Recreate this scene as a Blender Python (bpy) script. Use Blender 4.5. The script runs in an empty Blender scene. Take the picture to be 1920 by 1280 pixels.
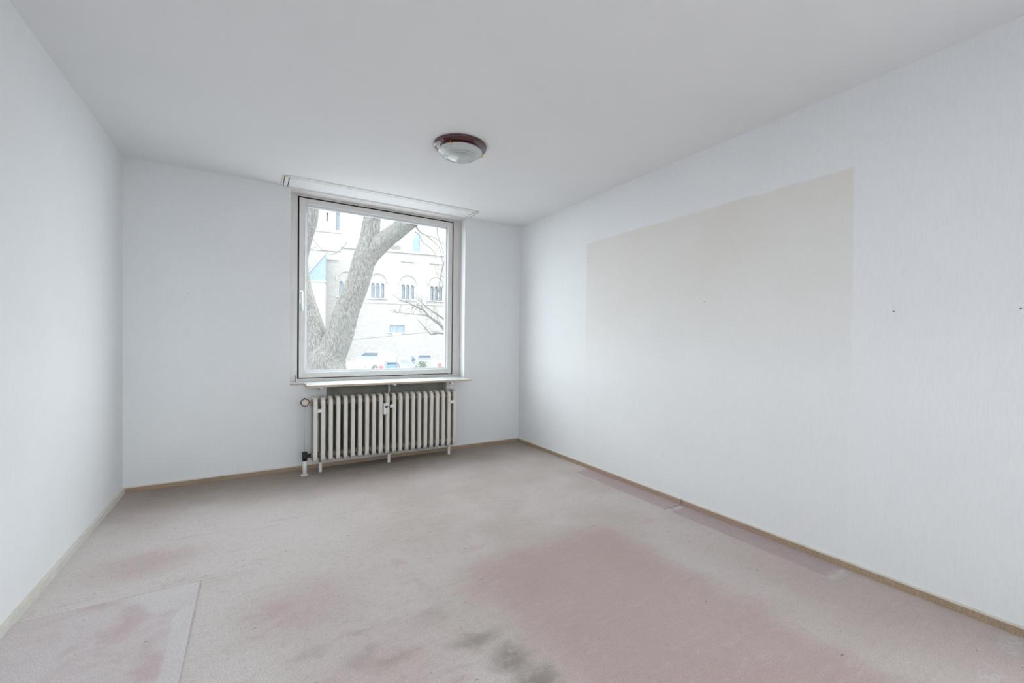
import bpy, math, random
from mathutils import Vector, Matrix
from mathutils.geometry import tessellate_polygon

random.seed(7)
scene = bpy.context.scene
COL = scene.collection
PI = math.pi

# ------------------------------------------------------------------ camera
cam_d = bpy.data.cameras.new('camera')
cam_d.sensor_width = 36.0
cam_d.lens = 798.33 * 36.0 / 1920.0
cam_d.shift_x = -12.28 / 1920.0
cam_d.shift_y = 11.15 / 1920.0
cam_d.clip_start = 0.05
cam_d.clip_end = 400.0
cam = bpy.data.objects.new('camera', cam_d)
COL.objects.link(cam)
cR = Vector((0.85039458, -0.52602657, 0.01118512))
cU = Vector((-0.00263852, 0.01699474, 0.9998521))
cF = Vector((0.52613886, 0.85029832, -0.0130643))
cam.matrix_world = Matrix(((cR.x, cU.x, -cF.x, 0.8383), (cR.y, cU.y, -cF.y, -4.2442),
                           (cR.z, cU.z, -cF.z, 1.1623), (0, 0, 0, 1)))
scene.camera = cam

# ------------------------------------------------------------------ world, sun, lights, exposure
world = bpy.data.worlds.new('sky')
scene.world = world
world.use_nodes = True
bg = world.node_tree.nodes['Background']
bg.inputs['Color'].default_value = (0.89, 0.96, 1.0, 1)
bg.inputs['Strength'].default_value = 5.5

sun_d = bpy.data.lights.new('sun', 'SUN')
sun_d.energy = 4.5
sun_d.angle = math.radians(2.0)
sun_d.color = (1.0, 0.95, 0.87)
sun = bpy.data.objects.new('sun', sun_d)
COL.objects.link(sun)
sun.rotation_euler = Vector((0.50, 0.03, 0.86)).to_track_quat('Z', 'Y').to_euler()
sun.location = (0, 0, 30)

# sampling guides in the three openings of the room (they give off no light of their own)
def portal(name, loc, rot, sx, sy):
    d = bpy.data.lights.new(name, 'AREA')
    d.shape = 'RECTANGLE'
    d.size, d.size_y = sx, sy
    d.cycles.is_portal = True
    o_ = bpy.data.objects.new(name, d)
    COL.objects.link(o_)
    o_.location = loc
    o_.rotation_euler = rot


portal('window_portal', (1.94, 0.29, 1.63), (-PI / 2, 0, 0), 1.68, 1.74)
portal('rear_window_portal', (1.20, -5.74, 1.55), (PI / 2, 0, 0), 1.40, 1.50)
portal('balcony_door_portal', (3.76, -4.875, 1.10), (0, PI / 2, 0), 2.20, 1.05)

vs = scene.view_settings
vs.view_transform = 'Standard'
vs.look = 'None'
vs.gamma = 1.0
vs.use_curve_mapping = False
vs.exposure = 0.78
scene.cycles.diffuse_bounces = 8
scene.cycles.max_bounces = 14
scene.cycles.transparent_max_bounces = 12
scene.cycles.sample_clamp_indirect = 6.0


# ------------------------------------------------------------------ material helpers
class NT:
    def __init__(self, name):
        self.m = bpy.data.materials.new(name)
        self.m.use_nodes = True
        self.t = self.m.node_tree
        self.b = self.t.nodes['Principled BSDF']
        self.out = self.t.nodes['Material Output']
        self.co = None
        self._xyz = None

    def n(self, kind, **kw):
        nd = self.t.nodes.new(kind)
        for k, v in kw.items():
            setattr(nd, k, v)
        return nd

    def link(self, a, b):
        self.t.links.new(a, b)

    def put(self, sock, v):
        if isinstance(v, (int, float)):
            sock.default_value = v
        elif isinstance(v, (tuple, list)):
            if sock.type == 'RGBA' and len(v) == 3:
                v = (*v, 1)
            sock.default_value = v
        else:
            self.link(v, sock)

    def obj(self):
        if self.co is None:
            g = self.n('ShaderNodeNewGeometry')
            self.co = g.outputs['Position']
        return self.co

    def local(self):
        return self.n('ShaderNodeTexCoord').outputs['Object']

    def xyz(self):
        if self._xyz is None:
            s = self.n('ShaderNodeSeparateXYZ')
            self.link(self.obj(), s.inputs[0])
            self._xyz = s.outputs
        return self._xyz

    def math(self, op, a, b=0.0, clamp=False):
        nd = self.n('ShaderNodeMath', operation=op)
        nd.use_clamp = clamp
        self.put(nd.inputs[0], a)
        self.put(nd.inputs[1], b)
        return nd.outputs[0]

    def ss(self, v, lo, hi):
        """0 below lo, 1 above hi, smooth between (lo may exceed hi for a falling edge)"""
        flip = lo > hi
        nd = self.n('ShaderNodeMapRange', interpolation_type='SMOOTHSTEP')
        nd.clamp = True
        self.put(nd.inputs['Value'], v)
        nd.inputs['From Min'].default_value = min(lo, hi)
        nd.inputs['From Max'].default_value = max(lo, hi)
        nd.inputs['To Min'].default_value = 1.0 if flip else 0.0
        nd.inputs['To Max'].default_value = 0.0 if flip else 1.0
        return nd.outputs[0]

    def mul(self, *a):
        r = a[0]
        for x in a[1:]:
            r = self.math('MULTIPLY', r, x)
        return r

    def add(self, *a):
        r = a[0]
        for x in a[1:]:
            r = self.math('ADD', r, x)
        return r

    def band(self, v, a, b, s):
        return self.mul(self.ss(v, a - s, a + s), self.ss(v, b + s, b - s))

    def rect(self, u, v, u0, u1, v0, v1, s):
        return self.mul(self.band(u, u0, u1, s), self.band(v, v0, v1, s))

    def blob(self, u, v, cu, cv, ru, rv, soft=0.6):
        a = self.math('DIVIDE', self.math('SUBTRACT', u, cu), ru)
        b = self.math('DIVIDE', self.math('SUBTRACT', v, cv), rv)
        d = self.math('SQRT', self.add(self.mul(a, a), self.mul(b, b)))
        return self.ss(d, 1.0, 1.0 - soft)

    def noise(self, scale, detail=2.0, rough=0.5, mapping=None, dist=0.0, vec=None):
        v = vec if vec is not None else self.obj()
        if mapping:
            mp = self.n('ShaderNodeMapping')
            mp.inputs['Scale'].default_value = mapping
            self.link(v, mp.inputs[0])
            v = mp.outputs[0]
        nd = self.n('ShaderNodeTexNoise')
        nd.inputs['Scale'].default_value = scale
        nd.inputs['Detail'].default_value = detail
        nd.inputs['Roughness'].default_value = rough
        nd.inputs['Distortion'].default_value = dist
        self.link(v, nd.inputs['Vector'])
        return nd.outputs[0]

    def mix(self, f, a, b):
        nd = self.n('ShaderNodeMix', data_type='RGBA')
        self.put(nd.inputs[0], f)
        self.put(nd.inputs[6], a)
        self.put(nd.inputs[7], b)
        return nd.outputs[2]

    def bump(self, h, strength, dist):
        nd = self.n('ShaderNodeBump')
        nd.inputs['Strength'].default_value = strength
        nd.inputs['Distance'].default_value = dist
        self.link(h, nd.inputs['Height'])
        self.link(nd.outputs[0], self.b.inputs['Normal'])

    def col(self, c):
        self.put(self.b.inputs['Base Color'], c)
        return self

    def set(self, **kw):
        for k, v in kw.items():
            self.put(self.b.inputs[k.replace('_', ' ')], v)
        return self


def plain(name, c, rough=0.6, metal=0.0, var=0.06, vs_=6.0, coat=0.0, bump=0.0, bs=60.0, spec=0.5):
    """plain painted surface with slight uneven tone"""
    n = NT(name)
    nz = n.noise(vs_, 3.0, 0.6)
    n.col(n.mix(n.ss(nz, 0.25, 0.75), tuple(x * (1 - var) for x in c), tuple(min(1, x * (1 + var)) for x in c)))
    n.set(Roughness=rough, Metallic=metal)
    n.b.inputs['Coat Weight'].default_value = coat
    n.b.inputs['Specular IOR Level'].default_value = spec
    if bump:
        n.bump(n.noise(bs, 3.0), bump, 0.004)
    return n.m


def wallpaper(name, base, side=None):
    n = NT(name)
    x, y, z = n.xyz()
    fib = n.noise(1.0, 2.0, 0.6, mapping=(260, 260, 14))
    weave = n.noise(1.0, 2.0, 0.5, mapping=(210, 210, 210))
    cloud = n.noise(1.6, 3.0, 0.55)
    c = n.mix(n.ss(cloud, 0.3, 0.7), tuple(v * 0.975 for v in base), base)
    c = n.mix(n.mul(n.ss(fib, 0.35, 0.75), 0.14), c, tuple(v * 0.72 for v in base))
    if side == 'right':
        # outline of the wardrobe that stood here: yellowed paper, cleaner towards the floor
        edge = n.mul(n.ss(n.math('ADD', y, n.math('MULTIPLY', n.noise(9, 2), 0.02)), -3.268, -3.252),
                     n.ss(y, -1.178, -1.192),
                     n.ss(n.math('ADD', z, n.math('MULTIPLY', n.noise(5, 2), 0.03)), 2.105, 2.095))
        fade = n.add(n.mul(n.ss(z, 0.7, 2.0), 0.62), 0.10)
        blot = n.add(n.mul(n.noise(2.2, 3.0), 0.7), 0.5)
        c = n.mix(n.mul(edge, fade, blot), c, (0.715, 0.67, 0.61))
        # faint paper joints every 53 cm
        s = n.math('ABSOLUTE', n.math('SUBTRACT', n.math('FRACT', n.math('DIVIDE', y, 0.53)), 0.5))
        c = n.mix(n.mul(n.ss(s, 0.006, 0.002), 0.035), c, tuple(v * 0.7 for v in base))
    n.col(c)
    n.set(Roughness=0.85)
    n.b.inputs['Specular IOR Level'].default_value = 0.25
    n.bump(n.add(n.mul(fib, 0.6), n.mul(weave, 0.5)), 0.7, 0.0035)
    return n.m


M = {}
M['wall_left'] = wallpaper('wallpaper_plain', (0.800, 0.815, 0.826))
M['wall_right'] = wallpaper('wallpaper_with_wardrobe_outline', (0.800, 0.815, 0.826), 'right')
M['ceiling'] = plain('ceiling_paint', (0.78, 0.785, 0.79), 0.9, var=0.015, vs_=1.2, bump=0.15, bs=180, spec=0.2)
M['reveal'] = plain('window_reveal_plaster', (0.62, 0.63, 0.63), 0.8, var=0.02)
M['frame'] = plain('aged_white_window_paint', (0.66, 0.635, 0.615), 0.42, var=0.035, vs_=9)
M['sash'] = plain('sash_paint', (0.68, 0.665, 0.65), 0.4, var=0.03, vs_=9)
M['bead'] = plain('glazing_bead_paint', (0.50, 0.52, 0.54), 0.35, var=0.02)
M['gap'] = plain('rubber_seal_black', (0.012, 0.011, 0.011), 0.8)
M['sill_top'] = plain('white_laminate', (0.44, 0.46, 0.445), 0.3, var=0.02)
M['sill_edge'] = plain('bare_chipboard_edge', (0.52, 0.42, 0.33), 0.7, var=0.12, vs_=40)
M['steel'] = plain('galvanised_bracket', (0.62, 0.62, 0.60), 0.45, 0.3)
M['handle'] = plain('handle_aluminium', (0.78, 0.79, 0.80), 0.3, 0.7, var=0.02)
M['radiator'] = plain('radiator_enamel_cream', (0.69, 0.67, 0.615), 0.38, var=0.03, vs_=12)
M['dust_shade_brown'] = plain('radiator_enamel_shaded', (0.27, 0.225, 0.165), 0.6, var=0.08, vs_=12)  # shade between the ribs put into a darker enamel colour
M['knob'] = plain('thermostat_cream', (0.62, 0.52, 0.43), 0.5, var=0.05)
M['black'] = plain('black_iron', (0.015, 0.015, 0.015), 0.5)
M['pipe'] = plain('pipe_white_paint', (0.70, 0.70, 0.69), 0.45, var=0.04, vs_=20)
M['meter'] = plain('meter_plastic', (0.72, 0.72, 0.71), 0.35, var=0.02)
M['display'] = plain('meter_display', (0.03, 0.04, 0.045), 0.2)
M['print'] = plain('meter_print_grey', (0.35, 0.36, 0.36), 0.6)
M['rail'] = plain('white_rail_plastic', (0.78, 0.79, 0.79), 0.45, var=0.02)
M['rail_corner'] = plain('yellowed_rail_plastic', (0.72, 0.65, 0.52), 0.5, var=0.04)
M['lip'] = plain('baseboard_lip_cream', (0.66, 0.62, 0.55), 0.5, var=0.06, vs_=15)
M['cream_board'] = plain('baseboard_cream', (0.62, 0.61, 0.56), 0.55, var=0.06, vs_=10)
M['lamp_red'] = plain('wine_red_lacquer', (0.055, 0.002, 0.005), 0.10, var=0.08, coat=0.8)
M['brass'] = plain('polished_brass', (0.72, 0.46, 0.16), 0.22, 1.0, var=0.04)
M['niche'] = plain('niche_shade_grey', (0.33, 0.335, 0.295), 0.8, var=0.12, vs_=8)
M['nail'] = plain('dark_nail', (0.06, 0.055, 0.05), 0.5, 0.5)


def carpet_strip(name, c):
    n = NT(name)
    f = n.noise(1.0, 2.0, 0.6, mapping=(420, 420, 90))
    b = n.noise(3.0, 3.0, 0.6)
    col = n.mix(n.ss(f, 0.3, 0.7), tuple(v * 0.8 for v in c), tuple(v * 1.18 for v in c))
    x, y, z = n.xyz()
    pink = n.mul(n.band(y, -2.9, -1.3, 0.25), n.ss(x, 3.3, 3.4))
    col = n.mix(n.mul(pink, 0.6), col, (0.40, 0.27, 0.235))
    col = n.mix(n.mul(n.ss(b, 0.5, 0.75), 0.35), col, tuple(v * 0.6 for v in c))
    n.col(col)
    n.set(Roughness=0.95)
    n.b.inputs['Specular IOR Level'].default_value = 0.1
    n.bump(f, 0.5, 0.003)
    return n.m


M['skirting_carpet'] = carpet_strip('skirting_brown_carpet', (0.385, 0.29, 0.205))


def carpet():
    n = NT('worn_pink_carpet')
    x, y, z = n.xyz()
    big = n.noise(1.5, 3.0, 0.6)
    mid = n.noise(5.0, 3.0, 0.6, dist=0.6)
    streak = n.noise(1.0, 3.0, 0.6, mapping=(3.2, 9.0, 1.0), dist=0.8)
    wob = n.math('MULTIPLY', n.math('SUBTRACT', n.noise(7.0, 3.0, 0.6), 0.5), 0.16)
    xw = n.math('ADD', x, wob)
    yw = n.math('ADD', y, wob)
    grey = (0.705, 0.632, 0.600)
    beige = (0.625, 0.548, 0.502)
    pink = (0.67, 0.505, 0.49)
    brown = (0.335, 0.262, 0.20)
    c = n.mix(n.ss(big, 0.35, 0.65), grey, beige)
    c = n.mix(n.mul(n.ss(xw, 2.0, 0.7), n.ss(yw, -0.45, -0.95), 0.85), c, (0.86, 0.795, 0.765))  # brighter light on the left floor put into the carpet colour
    # scattered worn pink zones
    pz = n.mul(n.ss(mid, 0.50, 0.68), n.ss(streak, 0.42, 0.62))
    zone = n.add(n.mul(n.ss(y, -1.4, -2.2), 0.70), 0.10)
    c = n.mix(n.mul(pz, zone), c, pink)
    c = n.mix(n.mul(n.blob(xw, yw, 0.36, -1.38, 0.36, 0.26, 0.9), 0.65), c, pink)
    c = n.mix(n.mul(n.blob(xw, yw, 1.02, -2.20, 0.40, 0.40, 0.85), 0.58), c, pink)
    c = n.mix(n.mul(n.blob(xw, yw, 1.55, -0.72, 0.62, 0.22, 0.9), 0.50), c, (0.69, 0.54, 0.51))
    c = n.mix(n.mul(n.blob(xw, yw, 1.2, -2.75, 0.5, 0.4, 0.9), 0.5), c, pink)
    c = n.mix(n.mul(n.blob(xw, yw, 0.25, -0.75, 0.25, 0.5, 0.9), 0.35), c, pink)
    # footprint of the bed
    bed = n.mul(n.ss(xw, 1.62, 1.92), n.ss(xw, 2.84, 2.62), n.ss(yw, -2.14, -2.36))
    c = n.mix(n.mul(bed, n.add(n.mul(big, 0.35), 0.68)), c, (0.575, 0.422, 0.40))
    c = n.mix(n.mul(n.ss(x, 2.75, 3.1), n.ss(y, -2.2, -3.3), 0.75), c, (0.61, 0.50, 0.465))
    # strip of cleaner carpet below the wardrobe
    strip = n.mul(n.ss(n.math('ADD', x, n.math('MULTIPLY', wob, 0.06)), 3.283, 3.293), n.rect(x, y, 3.0, 3.6, -3.262, -1.252, 0.006))
    c = n.mix(n.mul(strip, 0.85), c, (0.52, 0.40, 0.395))
    edge = n.mul(n.band(x, 3.268, 3.283, 0.006), n.band(y, -1.62, -1.42, 0.06))
    c = n.mix(n.mul(edge, 0.7), c, (0.72, 0.68, 0.66))
    # pale crushed pile where the wardrobe feet stood
    for fy, fx, a in ((-1.265, 3.35, 0.55), (-2.285, 3.36, 0.8), (-3.27, 3.36, 0.6), (-3.86, 3.36, 0.55), (-3.86, 3.05, 0.5)):
        sp = n.mul(n.rect(xw, y, fx - 0.075, fx + 0.075, fy - 0.028, fy + 0.028, 0.018), n.ss(n.noise(38, 2.0), 0.36, 0.6))
        c = n.mix(n.mul(sp, a), c, (0.74, 0.71, 0.70))
    seam = n.mul(n.band(n.math('ADD', y, n.math('MULTIPLY', x, 0.02)), -2.196, -2.188, 0.004), n.band(x, 3.28, 3.46, 0.02))
    c = n.mix(n.mul(seam, 0.9), c, (0.10, 0.085, 0.075))
    # soot and dust under the radiator and along the window wall
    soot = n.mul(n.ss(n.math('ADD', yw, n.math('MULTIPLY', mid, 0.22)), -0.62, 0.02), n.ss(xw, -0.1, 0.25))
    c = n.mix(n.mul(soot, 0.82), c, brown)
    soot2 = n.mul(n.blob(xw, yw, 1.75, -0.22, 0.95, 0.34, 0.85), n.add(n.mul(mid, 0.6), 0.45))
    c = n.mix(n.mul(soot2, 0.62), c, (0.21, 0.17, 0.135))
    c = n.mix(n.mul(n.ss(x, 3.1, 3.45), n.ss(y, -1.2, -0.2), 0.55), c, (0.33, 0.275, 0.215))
    # dirt in the joint around the inset patch
    j1 = n.mul(n.band(x, 0.619, 0.626, 0.005), n.ss(y, -1.72, -1.76))
    j2 = n.mul(n.band(n.math('ADD', y, n.math('MULTIPLY', x, -0.012)), -1.745, -1.728, 0.006), n.ss(x, 0.64, 0.60))
    c = n.mix(n.mul(n.math('MAXIMUM', j1, j2), n.add(n.mul(mid, 0.7), 0.0)), c, (0.24, 0.20, 0.19))
    # dark spots
    for cx_, cy_, rx, ry, a in ((1.60, -2.77, 0.075, 0.05, 0.62), (1.648, -2.915, 0.085, 0.065, 0.78), (1.665, -3.06, 0.085, 0.085, 0.85),
                                (1.52, -2.74, 0.08, 0.035, 0.35), (1.17, -2.64, 0.06, 0.05, 0.3), (1.28, -2.70, 0.08, 0.05, 0.34),
                                (1.02, -2.52, 0.06, 0.04, 0.25), (1.47, -2.55, 0.08, 0.06, 0.22)):
        m = n.mul(n.blob(xw, yw, cx_, cy_, rx * 1.5, ry * 1.5, 0.9), n.ss(n.noise(30, 3.0), 0.12, 0.52))
        c = n.mix(n.mul(m, a * 0.82), c, (0.19, 0.155, 0.105))
    # long scuffs and loose lint
    sc = n.noise(1.0, 2.0, 0.5, mapping=(2.2, 26.0, 1.0), dist=1.4)
    c = n.mix(n.mul(n.ss(sc, 0.60, 0.72), n.ss(n.noise(2.3), 0.5, 0.62), 0.16), c, (0.36, 0.325, 0.30))
    lint = n.ss(n.noise(1.0, 1.0, 0.4, mapping=(34, 62, 1)), 0.765, 0.80)
    c = n.mix(n.mul(lint, 0.75), c, (0.13, 0.11, 0.095))
    mot = n.noise(34, 4.0, 0.7)
    brush = n.noise(1.0, 3.0, 0.65, mapping=(9.0, 44.0, 1.0), dist=1.1)
    c = n.mix(n.mul(n.ss(mot, 0.48, 0.72), 0.20), c, (0.34, 0.285, 0.255))
    c = n.mix(n.mul(n.ss(brush, 0.52, 0.76), n.ss(big, 0.35, 0.6), 0.22), c, (0.36, 0.305, 0.275))
    c = n.mix(n.mul(n.ss(brush, 0.46, 0.26), 0.22), c, (0.80, 0.745, 0.72))
    pile = n.noise(420, 2.0, 0.7)
    tuft = n.noise(190, 2.0, 0.6)
    c = n.mix(n.mul(n.ss(tuft, 0.62, 0.36), 0.26), c, (0.24, 0.20, 0.185))
    n.col(c)
    n.set(Roughness=0.97)
    n.b.inputs['Specular IOR Level'].default_value = 0.08
    n.b.inputs['Sheen Weight'].default_value = 0.12
    n.bump(n.add(n.mul(pile, 0.6), n.mul(tuft, 0.8), n.mul(mid, 0.5)), 0.85, 0.008)
    return n.m


def patch_carpet():
    n = NT('inset_carpet_patch')
    x, y, z = n.xyz()
    mid = n.noise(4.5, 3.0, 0.6, dist=0.7)
    c = n.mix(n.ss(mid, 0.42, 0.66), (0.79, 0.72, 0.715), (0.71, 0.585, 0.58))
    wob = n.math('MULTIPLY', n.math('SUBTRACT', n.noise(9.0, 2.0), 0.5), 0.05)
    tape = n.mul(n.ss(n.math('ADD', x, wob), 0.545, 0.56), n.ss(y, -2.6, -2.0))
    tri = n.ss(n.add(n.mul(n.math('SUBTRACT', x, 0.47), 1.0), n.math('MULTIPLY', n.math('ADD', y, 1.93), 0.5), wob), -0.02, 0.02)
    tri = n.mul(tri, n.ss(y, -1.97, -1.93))
    c = n.mix(n.mul(n.math('MAXIMUM', n.ss(n.math('ADD', x, wob), 0.552, 0.566), tri), 0.7), c, (0.84, 0.81, 0.805))
    lint = n.ss(n.noise(1.0, 1.0, 0.4, mapping=(34, 62, 1)), 0.765, 0.80)
    c = n.mix(n.mul(lint, 0.7), c, (0.14, 0.12, 0.11))
    tuft = n.noise(190, 2.0, 0.6)
    pile = n.noise(420, 2.0, 0.7)
    c = n.mix(n.mul(n.ss(tuft, 0.62, 0.36), 0.2), c, (0.24, 0.21, 0.21))
    n.col(c)
    n.set(Roughness=0.97)
    n.b.inputs['Specular IOR Level'].default_value = 0.08
    n.bump(n.add(n.mul(pile, 0.6), n.mul(tuft, 0.8), n.mul(mid, 0.5)), 0.85, 0.008)
    return n.m


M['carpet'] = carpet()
M['patch'] = patch_carpet()


def glass_pane():
    """clear pane with a pale film that puts in the glare from outside"""
    n = NT('hazed_window_glass')
    tr = n.n('ShaderNodeBsdfTransparent')
    tr.inputs[0].default_value = (0.985, 0.99, 0.99, 1)
    tl = n.n('ShaderNodeBsdfTranslucent')
    tl.inputs[0].default_value = (0.95, 0.97, 1.0, 1)
    a = n.n('ShaderNodeMixShader')
    n.put(a.inputs[0], n.add(n.mul(n.noise(3.0, 3.0), 0.012), 0.017))  # pale scatter stands in for veiling glare
    n.link(tr.outputs[0], a.inputs[1])
    n.link(tl.outputs[0], a.inputs[2])
    n.link(a.outputs[0], n.out.inputs['Surface'])
    return n.m


def lamp_glass():
    n = NT('satin_lamp_glass')
    n.col((0.50, 0.54, 0.535))
    n.set(Roughness=0.16)
    n.b.inputs['Coat Weight'].default_value = 0.6
    n.b.inputs['Coat Roughness'].default_value = 0.05
    n.b.inputs['Subsurface Weight'].default_value = 0.0
    return n.m


M['pane'] = glass_pane()
M['lamp_glass'] = lamp_glass()


def stone(name, c, c2, sc=1.0):
    n = NT(name)
    br = n.n('ShaderNodeTexBrick')
    br.inputs['Scale'].default_value = 2.0 * sc
    br.inputs['Mortar Size'].default_value = 0.012
    br.inputs['Color1'].default_value = (*c, 1)
    br.inputs['Color2'].default_value = (*c2, 1)
    br.inputs['Mortar'].default_value = (*[v * 0.86 for v in c], 1)
    x, y, z = n.xyz()
    cb = n.n('ShaderNodeCombineXYZ')
    n.link(n.add(x, n.mul(y, 0.35)), cb.inputs[0])
    n.link(z, cb.inputs[1])
    n.link(cb.outputs[0], br.inputs['Vector'])
    st = n.noise(1.0, 3.0, 0.6, mapping=(0.6, 0.6, 2.5))
    n.col(n.mix(n.mul(n.ss(st, 0.5, 0.75), 0.30), br.outputs[0], tuple(v * 0.72 for v in c)))
    n.set(Roughness=0.95)
    n.b.inputs['Specular IOR Level'].default_value = 0.1
    n.bump(n.noise(8.0, 3.0), 0.4, 0.05)
    return n.m


M['stone'] = stone('pale_limestone', (0.186, 0.180, 0.168), (0.164, 0.158, 0.146))
M['stone_trim'] = plain('dressed_limestone', (0.212, 0.208, 0.197), 0.9, var=0.06, vs_=2, spec=0.1)
M['slate'] = plain('blue_slate', (0.072, 0.105, 0.13), 0.6, var=0.14, vs_=3)
M['church_glass'] = plain('church_window_glass', (0.07, 0.105, 0.135), 0.25, var=0.25, vs_=2)
M['asphalt'] = plain('pale_asphalt', (0.16, 0.16, 0.165), 0.9, var=0.1, vs_=1.5)


def bark():
    n = NT('furrowed_bark')
    lo = n.local()
    rid = n.noise(1.0, 3.0, 0.65, mapping=(52, 52, 11), vec=lo, dist=0.6)
    big = n.noise(1.8, 3.0, 0.6, vec=lo)
    c = n.mix(n.ss(rid, 0.36, 0.62), (0.038, 0.040, 0.039), (0.120, 0.112, 0.096))
    c = n.mix(n.mul(n.ss(big, 0.5, 0.72), 0.45), c, (0.062, 0.075, 0.062))
    n.col(c)
    n.set(Roughness=0.95)
    n.b.inputs['Specular IOR Level'].default_value = 0.15
    n.bump(rid, 0.9, 0.03)
    return n.m


M['bark'] = bark()
M['twig'] = plain('twig_bark', (0.05, 0.047, 0.04), 0.9, var=0.15)
M['hedge'] = plain('hedge_leaf', (0.07, 0.09, 0.05), 0.8, var=0.4, vs_=20)
M['car_white'] = plain('car_paint_white', (0.205, 0.21, 0.22), 0.25, var=0.01, coat=0.7)
M['car_blue'] = plain('car_paint_blue', (0.035, 0.07, 0.13), 0.25, var=0.02, coat=0.7)
M['car_silver'] = plain('car_paint_silver', (0.17, 0.185, 0.20), 0.3, 0.2, var=0.02, coat=0.6)
M['car_glass'] = plain('car_glass', (0.012, 0.022, 0.035), 0.08, var=0.05)
M['tyre'] = plain('tyre_rubber', (0.015, 0.015, 0.017), 0.8)
M['rim'] = plain('wheel_rim', (0.55, 0.56, 0.58), 0.35, 0.6)
M['light_clear'] = plain('headlight_lens', (0.15, 0.17, 0.19), 0.12)
M['sign_back'] = plain('sign_board_white', (0.26, 0.26, 0.255), 0.5, var=0.03)
M['sign_pole'] = plain('galvanised_pole', (0.09, 0.11, 0.13), 0.5, 0.3)
M['sign_blue'] = plain('sign_pale_blue', (0.12, 0.17, 0.23), 0.5)
M['bin_red'] = plain('bin_red', (0.24, 0.05, 0.05), 0.5)
M['bin_green'] = plain('container_pale_green', (0.18, 0.22, 0.20), 0.6)
M['bin_blue'] = plain('bin_blue', (0.05, 0.11, 0.19), 0.5)
M['cable'] = plain('cable_black', (0.05, 0.045, 0.04), 0.6)


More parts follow.
